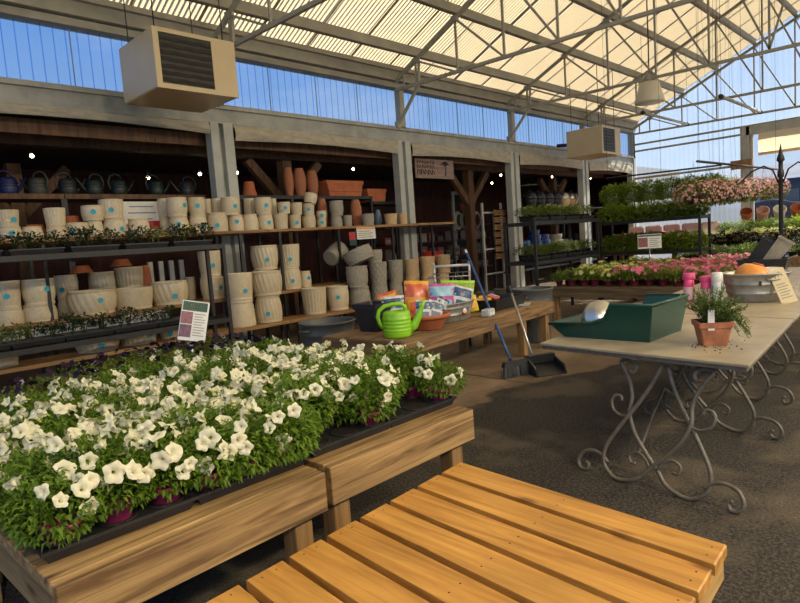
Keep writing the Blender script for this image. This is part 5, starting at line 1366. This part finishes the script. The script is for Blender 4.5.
# ---------------------------------------------------------------- fern rack and hanging ferns
wire_rack(11.95, 12.5, 3.80, 5.75, 1.60, .98, 'black wire rack of ferns before the far end wall')
D.objects[[o.name for o in COL.objects if o.get('label') == 'black wire rack of ferns before the far end wall'][0]].name = 'fern_rack'
def fern_mesh(seed, R, H, n=60, z0=.1):
    r = random.Random(seed); b = MB()
    for k in range(n):
        a = r.uniform(0,6.28); le = r.uniform(.5,1); e = Vector((cos(a)*R*le, sin(a)*R*le, z0+H*r.uniform(.15,1)*(1.15-.5*le))); st = Vector((cos(a)*.03, sin(a)*.03, z0)); mid = (st+e)/2+Vector((0,0,H*.35))
        for j in range(14):
            f = .15+.85*j/13; q = st*(1-f)**2+mid*2*f*(1-f)+e*f*f
            d = (e-st); s = d.cross(Vector((0,0,1))).normalized()
            for sg in (-1,1): leaf(b, q, s*sg+d*.4+Vector((0,0,r.uniform(-.2,.3))), Vector((0,0,1)), .055*(1.1-.6*f), .022, .1, .2)
    return b.mesh('fronds', M['fern'])
FRN = [bush(400+i, .27, .40, 1100, .085, .028, -.02, 8, -.8, .35).mesh('fronds', M['fern']) for i in range(3)]
b = MB(); b.lathe([(1e-4,0),(.09,0),(.12,.13),(.125,.14),(.115,.14),(1e-4,.12)], 20); FPOT = b.mesh('pot', M['black'])
for z, nm, x in ((1.605, 'on the upper level of the fern rack', 12.2), (.985, 'on the lower level of the fern rack', 12.2)):
    for i in range(7):
        t = thing('potted_fern', 'bushy green fern, %s %s' % (nth(i, 7), nm), 'fern', (x+pr.uniform(-.06,.06), 5.6-.27*i, z), pr.uniform(0,6), 'ferns on the fern rack')
        put('pot', FPOT, t); s = pr.uniform(.85,1.0); put('fronds', pr.choice(FRN), t, None, None, (s,s,s*.95))
def hanging(x, y, z, fol, label, grp, zh, extra=None, s=1., cat='hanging basket'):
    t = thing('hanging_basket', label, cat, (x, y, z), pr.uniform(0,6), grp)
    b = MB(); b.lathe([(1e-4,0),(.12,0),(.165,.13),(.172,.135),(.16,.14),(1e-4,.12)], 24); b.build('basket', M['stickerw'] if extra is None else M['black'], t)
    put('foliage', fol, t, None, None, (s,s,s))
    if extra: put('blossoms', extra, t, None, None, (s,s,s))
    b = MB()
    for k in range(3): b.tube([(.165*cos(2.1*k), .165*sin(2.1*k), .13), (0,0,zh-z-.04)], .002, 4, False)
    b.tube([(0,0,zh-z-.05),(0,.0,zh-z)], .0025, 5); b.build('hanger', M['dark'], t)
for i in range(6):
    y = 5.72-.36*i; hanging(12.6+.066*i, y, 2.0, pr.choice(FRN), 'hanging fern in a white basket, %s under the thin pipe' % nth(i, 6), 'hanging ferns under the thin pipe', 2.55, None, 1.05)
BEG = [bush(300+i, .32, .46, 560, .05, .034, -.08, 6, -.8).mesh('foliage', M['leafo']) for i in range(2)]
BEF = [blossoms(40+i, .33, .47, 190, 'petalsal', .020, -.06, -.7) for i in range(2)]
for i in range(8):
    f = i/7; hanging(10.75+4.3*f, 3.50-.21*f, 1.78+.02*i, pr.choice(BEG), 'hanging basket of salmon-pink flowers, %s along the black pipe' % nth(i, 8), 'salmon-pink hanging baskets', 2.5, pr.choice(BEF), 1.0)
for i in range(3):
    hanging(13.6+.6*i, 4.25-.1*i, 1.98, LIM[0], 'yellow-green hanging plant behind the pink baskets, %s' % nth(i, 3), 'yellow-green hanging plants', zr(4.2), None, 1.5)
# ---------------------------------------------------------------- tiered staging with foliage plants
for k, (x0, x1, z, nm) in enumerate(((12.65, 13.45, .70, 'lowest'), (13.5, 14.4, .92, 'middle'), (14.45, 15.35, 1.12, 'upper'), (15.4, 16.2, 1.28, 'rearmost'))):
    t = bench(x0, x1, 1.5, 4.6, z, '%s tier of the timber plant staging near the far wall' % nm, mt=('carty','cart','woodwz'))
sets = ((12.75, 13.4, .702, GRN+OLI, None, 'small green and white plant', 'lowest tier'), (13.6, 14.35, .922, None, None, '', 'middle tier'), (14.55, 15.3, 1.122, None, None, '', 'upper tier'))
for k, (x0, x1, z, ms, _, nm, tr) in enumerate(sets):
    for i in range(3):
        x = x0+.1+.28*i
        for j in range(11):
            y = 4.45-.28*j
            if k == 0: m_, nm2, fl = (OLI+GRN, 'small green plant', None) if i else (SILV+GRN, 'pale green white-flecked plant', WDOT)
            elif k == 1: m_, nm2, fl = (PRP, 'dark purple-leaved plant', None) if i == 0 else (YEL, 'cream and yellow leaved plant', None)
            else: m_, nm2, fl = (SILV+GRN, 'silvery green plant', None) if j < 6 else (LIM, 'lime green plant', None)
            t = thing('foliage_plant', '%s, %s in %s row, %s' % (nm2, nth(j, 11), ('front', 'middle', 'back')[i], tr), 'plant', (x+pr.uniform(-.03,.03), y+pr.uniform(-.03,.03), z), pr.uniform(0,6), 'foliage plants on the %s of the staging' % tr)
            s = pr.uniform(1.05,1.35); put('pot', BPOT, t, None, None, (s,)*3); put('foliage', pr.choice(m_), t, None, None, (s,)*3)
            if fl: put('blossoms', fl[0], t, None, None, (s,)*3)
me_t, _ = pot_of('t', 0)
for i in range(7):
    mm = ('terra','stickerw','blushp')[i % 3] if i else 'terra'
    if mm == 'blushp' and 'blushp' not in M: M['blushp'] = mat('blush_clay', (.62,.34,.27), .7, 0, .15, 6)
    key = ('t', 0, mm)
    if key not in PM: q = me_t.copy(); q.materials.clear(); q.materials.append(M[mm]); PM[key] = q
    tag(put('terracotta_pot', PM[key], None, (15.75, 2.0+.33*i, 1.38), (0, -.75, .25), (.13,.13,.36)), '%s pot tipped on its side along the rearmost tier, %s' % ({'terra':'terracotta','stickerw':'white','blushp':'blush clay'}[mm], nth(6-i, 7)), 'pot', 'tipped pots on the rearmost tier')
# red buckets and pale sacks behind the fern rack
for i in range(4):
    t = thing('bucket', 'bright red plastic bucket behind the fern rack, %s of four' % nth(i, 4), 'bucket', (13.4+.1*i, 6.0-.40*i, 1.02), 0, 'red buckets behind the ferns')
    MB().lathe([(1e-4,0),(.13,0),(.155,.28),(.165,.285),(.165,.3),(.15,.3),(.125,.03),(1e-4,.02)], 24).build('bucket', M['red2'] if 'red2' in M else M.setdefault('red2', mat('bright_red', (.62,.05,.035), .4, 0, .12, 4)), t)
    MB().tube([(-.15,0,.27),(-.1,-.03,.16),(.1,-.03,.16),(.15,0,.27)], .005, 5).build('bail', M['chrome'], t)
t = bench(13.1, 13.95, 4.65, 6.4, 1.0, 'timber stand behind the fern rack carrying red buckets', mt=('carty','cart','woodwz'))
for i in range(5):
    t = thing('sack', 'pale pink printed sack standing behind the fern rack, %s' % nth(i, 5), 'sack', (14.6, 6.1-.42*i, 1.0), -1.2, 'pale sacks behind the ferns')
    b = MB(); b.box(-.18,.18,-.07,.07,0,.46,c=.03); b.build('sack', M['blush'], t); MB().box(-.12,.12,-.076,-.07,.12,.3).build('print', M['stickerw'], t)
t = bench(14.2, 15.0, 4.2, 6.4, 1.0, 'timber stand with pale sacks near the far end wall', mt=('carty','cart','woodwz'))
# planter box at the right edge, black pole
t = thing('planter_box', 'brown timber planter box with dark green plants at the right edge', 'planter', (11.9, 1.75, 0))
b = MB()
MB().box(-.4,.4,-.6,.55,.45,.80,c=.01).build('box', M['cart'], t)
for sx in (-.35,.28):
    for sy in (-.55,.45): MB().box(sx,sx+.07,sy,sy+.07,0,.45).build('leg', M['woodwz'], t)
for i in range(8):
    q = thing('foliage_plant', 'dark green plant, %s in the brown planter box' % nth(i, 8), 'plant', (11.68+.28*(i%2), 2.15-.28*(i//2), .80), pr.uniform(0,6), 'dark plants in the brown planter box')
    put('pot', BPOT, q, None, None, (1.1,)*3); put('foliage', pr.choice(dkm), q, (0,0,.06), None, (1.7,)*3)
t = thing('garden_pole', 'tall black iron pole with spear finial and curled arms, far right', 'pole', (10.5, 2.19, 0))
MB().lathe([(.12,0),(.12,.02),(.04,.06),(.032,.1),(.03,2.05),(.045,2.07),(.045,2.14),(.03,2.18),(.03,2.28),(.055,2.31),(.045,2.36),(.03,2.40),(.015,2.48),(1e-4,2.56)], 16).build('post', M['dark'], t)
for s in (1, -1):
    b = MB(); pts = [(0, s*.03, 1.98), (0, s*.10, 2.17), (0, s*.22, 2.25), (0, s*.38, 2.19), (0, s*.52, 2.06), (0, s*.58, 2.01), (0, s*.60, 2.06), (0, s*.57, 2.09)]
    pts = [Vector(p) for p in pts]; b.tube(pts, .012, 8); b.build('hook_arm', M['dark'], t)

# ---------------------------------------------------------------- merchandise inside the store
t = thing('hanging_sign', 'weathered brown board sign with a palm emblem hung under the beam', 'sign', (10.72, 9.12, 2.9))
MB().box(-.68,.68,-.012,.012,0,.44,c=.004).build('board', mat('sign_board', (.30,.20,.16), .8, 0, .3, 5, stretch=(1,1,6)), t)
b = MB(); q = random.Random(14)
for row, (z, h_, n) in enumerate(((.33,.06,7),(.22,.08,7),(.08,.11,5))):
    x = -.62
    for k in range(n):
        w_ = .62/n
        c = [(x,-.014,z),(x+w_*.15,-.014,z+h_),(x+w_*.55,-.014,z+h_*q.uniform(.2,.9)),(x+w_*.75,-.014,z+h_*q.uniform(0,.3))]; b.tube(c, .009 if row < 2 else .013, 4); x += w_
b.build('lettering', M['dark'], t)
b = MB(); b.tube([(.36,-.014,.06),(.38,-.014,.2),(.36,-.014,.3)], .014, 5)
for k in range(7):
    a = .2+k*.45; b.tube([(.36,-.014,.3),(.36+.09*cos(a),-.014,.33+.07*sin(a)),(.36+.17*cos(a),-.014,.30+.08*sin(a))], [.012,.014,.004], 5)
b.build('palm_emblem', M['dark'], t)
b = MB()
for s in (-.5,.5): b.tube([(s,0,.43),(s,.03,.72)], .005, 5)
b.build('chain', M['dark'], t)
t = thing('merchandise_rack', 'upright grey metal rack hung with wooden trellis pieces inside the store', 'rack', (13.12, 9.3, 0))
for s in (-.42, .42): MB().beam((s,0,0),(s,0,2.35), .05).build('post', M['post'], t)
for z in (.5, 1.15, 2.1): MB().beam((-.42,0,z),(.42,0,z), .04).build('crossbar', M['post'], t)
for s in (-.40, .36): MB().beam((s,-.2,.03),(s,.3,.03), .05).build('foot', M['post'], t)
for k in range(7):
    p = thing('wooden_trellis', 'small wooden slatted piece, %s down on the metal rack' % (ORD[k] if k else 'topmost'), 'trellis', (13.3, 9.20, 2.02-.19*k), 0, 'wooden pieces on the metal rack')
    for j in range(3): MB().box(-.26,.28,-.03,.0,.05*j,.035+.05*j,c=.003).build('slat', M['board'], p)
    for s in (-.2,.2): MB().box(s,s+.03,.001,.02,-.01,.15).build('brace', M['board'], p)
# shelf with blue glazed pots, domed jars on its top
t = thing('store_shelf', 'dark two-level shelf of blue glazed pots behind the middle rack', 'shelf', (16.4, 9.35, 0))
for z in (.5, 1.03, 2.18): MB().box(-2.9,2.9,-.28,.3,z-.04,z).build('board', M['dark'], t)
for x in (-2.85,-1,1,2.85): MB().box(x-.03,x+.03,.22,.28,0,2.14).build('post', M['dark'], t)
def glazed(x, z, rad, h, kind, mt, nm, k, n, grp):
    me, _ = pot_of(kind, 0); key = (kind, 0, mt)
    if key not in PM: mm = me.copy(); mm.materials.clear(); mm.materials.append(M[mt]); PM[key] = mm
    tag(put('glazed_pot', PM[key], None, (x, 9.3, z), None, (rad,rad,h)), nm, 'pot', grp)
seq = [(13.8,1.03,.16,.36,'b','blueglaze'),(14.15,1.03,.17,.30,'g','blueglaze'),(14.6,1.03,.18,.26,'g','blueglaze'),(15.15,1.03,.22,.22,'l','blueglaze'),(15.15,1.25,.20,.18,'l','blueglaze'),(15.15,1.43,.17,.14,'l','blueglaze'),
       (15.62,1.03,.22,.24,'l','blueglaze'),(15.62,1.27,.19,.16,'l','blueglaze'),(16.3,1.03,.25,.20,'l','graypot'),(16.3,1.23,.22,.17,'l','graypot'),(16.9,1.03,.22,.2,'l','graypot'),(17.7,1.03,.18,.34,'g','black'),(18.1,1.03,.15,.28,'g','cream')]
for i, (x, z, r_, h, k, m_) in enumerate(seq):
    cn = {'blueglaze':'blue glazed','graypot':'grey-green','black':'black glazed','cream':'pale'}[m_]
    glazed(x, z, r_, h, k, m_, '%s pot, %s on the store shelf behind the rack' % (cn, nth(i, 13)), i, 13, 'glazed pots on the store shelf')
for i in range(7):
    x = 15.0+.48*i; dark = i < 4
    t = thing('domed_jar', '%s domed lidded jar, %s on top of the store shelf' % ('glossy black' if dark else 'pale beige', nth(i, 7)), 'jar', (x, 9.3, 2.18), 0, 'domed jars on top of the store shelf')
    MB().lathe([(1e-4,0),(.1,0),(.14,.04),(.19,.16),(.2,.26),(.185,.28),(1e-4,.28)], 24).build('jar', M['dark' if dark else 'tan'], t)
    MB().lathe([(.2,.282),(.205,.3),(.17,.42),(.08,.49),(.03,.5),(.035,.54),(1e-4,.55)], 24).build('lid', M['chrome' if not dark else 'black'], t)
# mixed goods on shelving deeper in the store
gr = random.Random(77); cols_ = [(.25,.05,.04),(.08,.09,.12),(.20,.19,.17),(.05,.10,.06),(.28,.22,.12),(.04,.04,.05),(.12,.05,.04)]
gm = [mat('goods_%d' % i, c, .5, 0, .2, 6) for i, c in enumerate(cols_)]
t = thing('store_shelf', 'dark shelving of mixed boxed goods deep inside the store', 'shelf', (13.6, 11.6, 0))
for z in (.55, 1.0, 1.45, 1.9): MB().box(-2.4,2.4,-.2,.25,z-.03,z).build('board', M['dark'], t)
for x in (-2.35,0,2.35): MB().box(x-.025,x+.025,.2,.25,0,1.9).build('post', M['dark'], t)
for r_, z in enumerate((.55, 1.0, 1.45)):
    for i in range(13):
        w_ = gr.uniform(.1,.15); h_ = gr.uniform(.16,.32); k = gr.randrange(7)
        t = thing('goods_box', '%s boxed goods, %s on the %s deep store shelf' % (['red','slate','grey','green','tan','black','brown'][k], nth(i, 13), ('lowest', 'middle', 'highest')[r_]), 'box', (11.35+.36*i, 11.55, z), gr.uniform(-.1,.1), 'boxed goods in the dark store')
        MB().box(-w_,w_,-.1,.1,0,h_,c=.006).build('carton', gm[k], t); MB().box(-w_*.7,w_*.7,-.103,-.1,h_*.3,h_*.7).build('label_patch', gm[(k+2)%7], t)
for i in range(4):
    t = thing('garden_hose', 'grey-green coiled hose hung behind the timber post, %s' % nth(i, 4), 'hose', (13.0+.28*i, 10.35, 1.75), .1, 'coiled hoses hung in the store')
    b = MB()
    for q in range(3):
        b.tube([((.20-.025*q)*cos(a*pi/10), -.02*q, .22+(.24-.025*q)*sin(a*pi/10)) for a in range(21)], .016, 6)
    b.build('coil', M['graypot'], t); MB().tube([(0,.05,.47),(0,.0,.45),(0,0,.1)], .01, 5).build('tie', M['dark'], t)
t = thing('garden_ornament', 'round reddish woven ornament hung near the metal rack in the store', 'ornament', (13.25, 10.2, 2.35))
MB().lathe([(1e-4,-.2),(.1,-.18),(.19,-.05),(.2,.05),(.13,.17),(.03,.22),(1e-4,.22)], 20, fn=lambda a,i: 1+.05*cos(9*a)).build('body', M['terra2'], t); MB().tube([(0,0,.2),(0,0,.9)], .006, 5).build('cord', M['dark'], t)
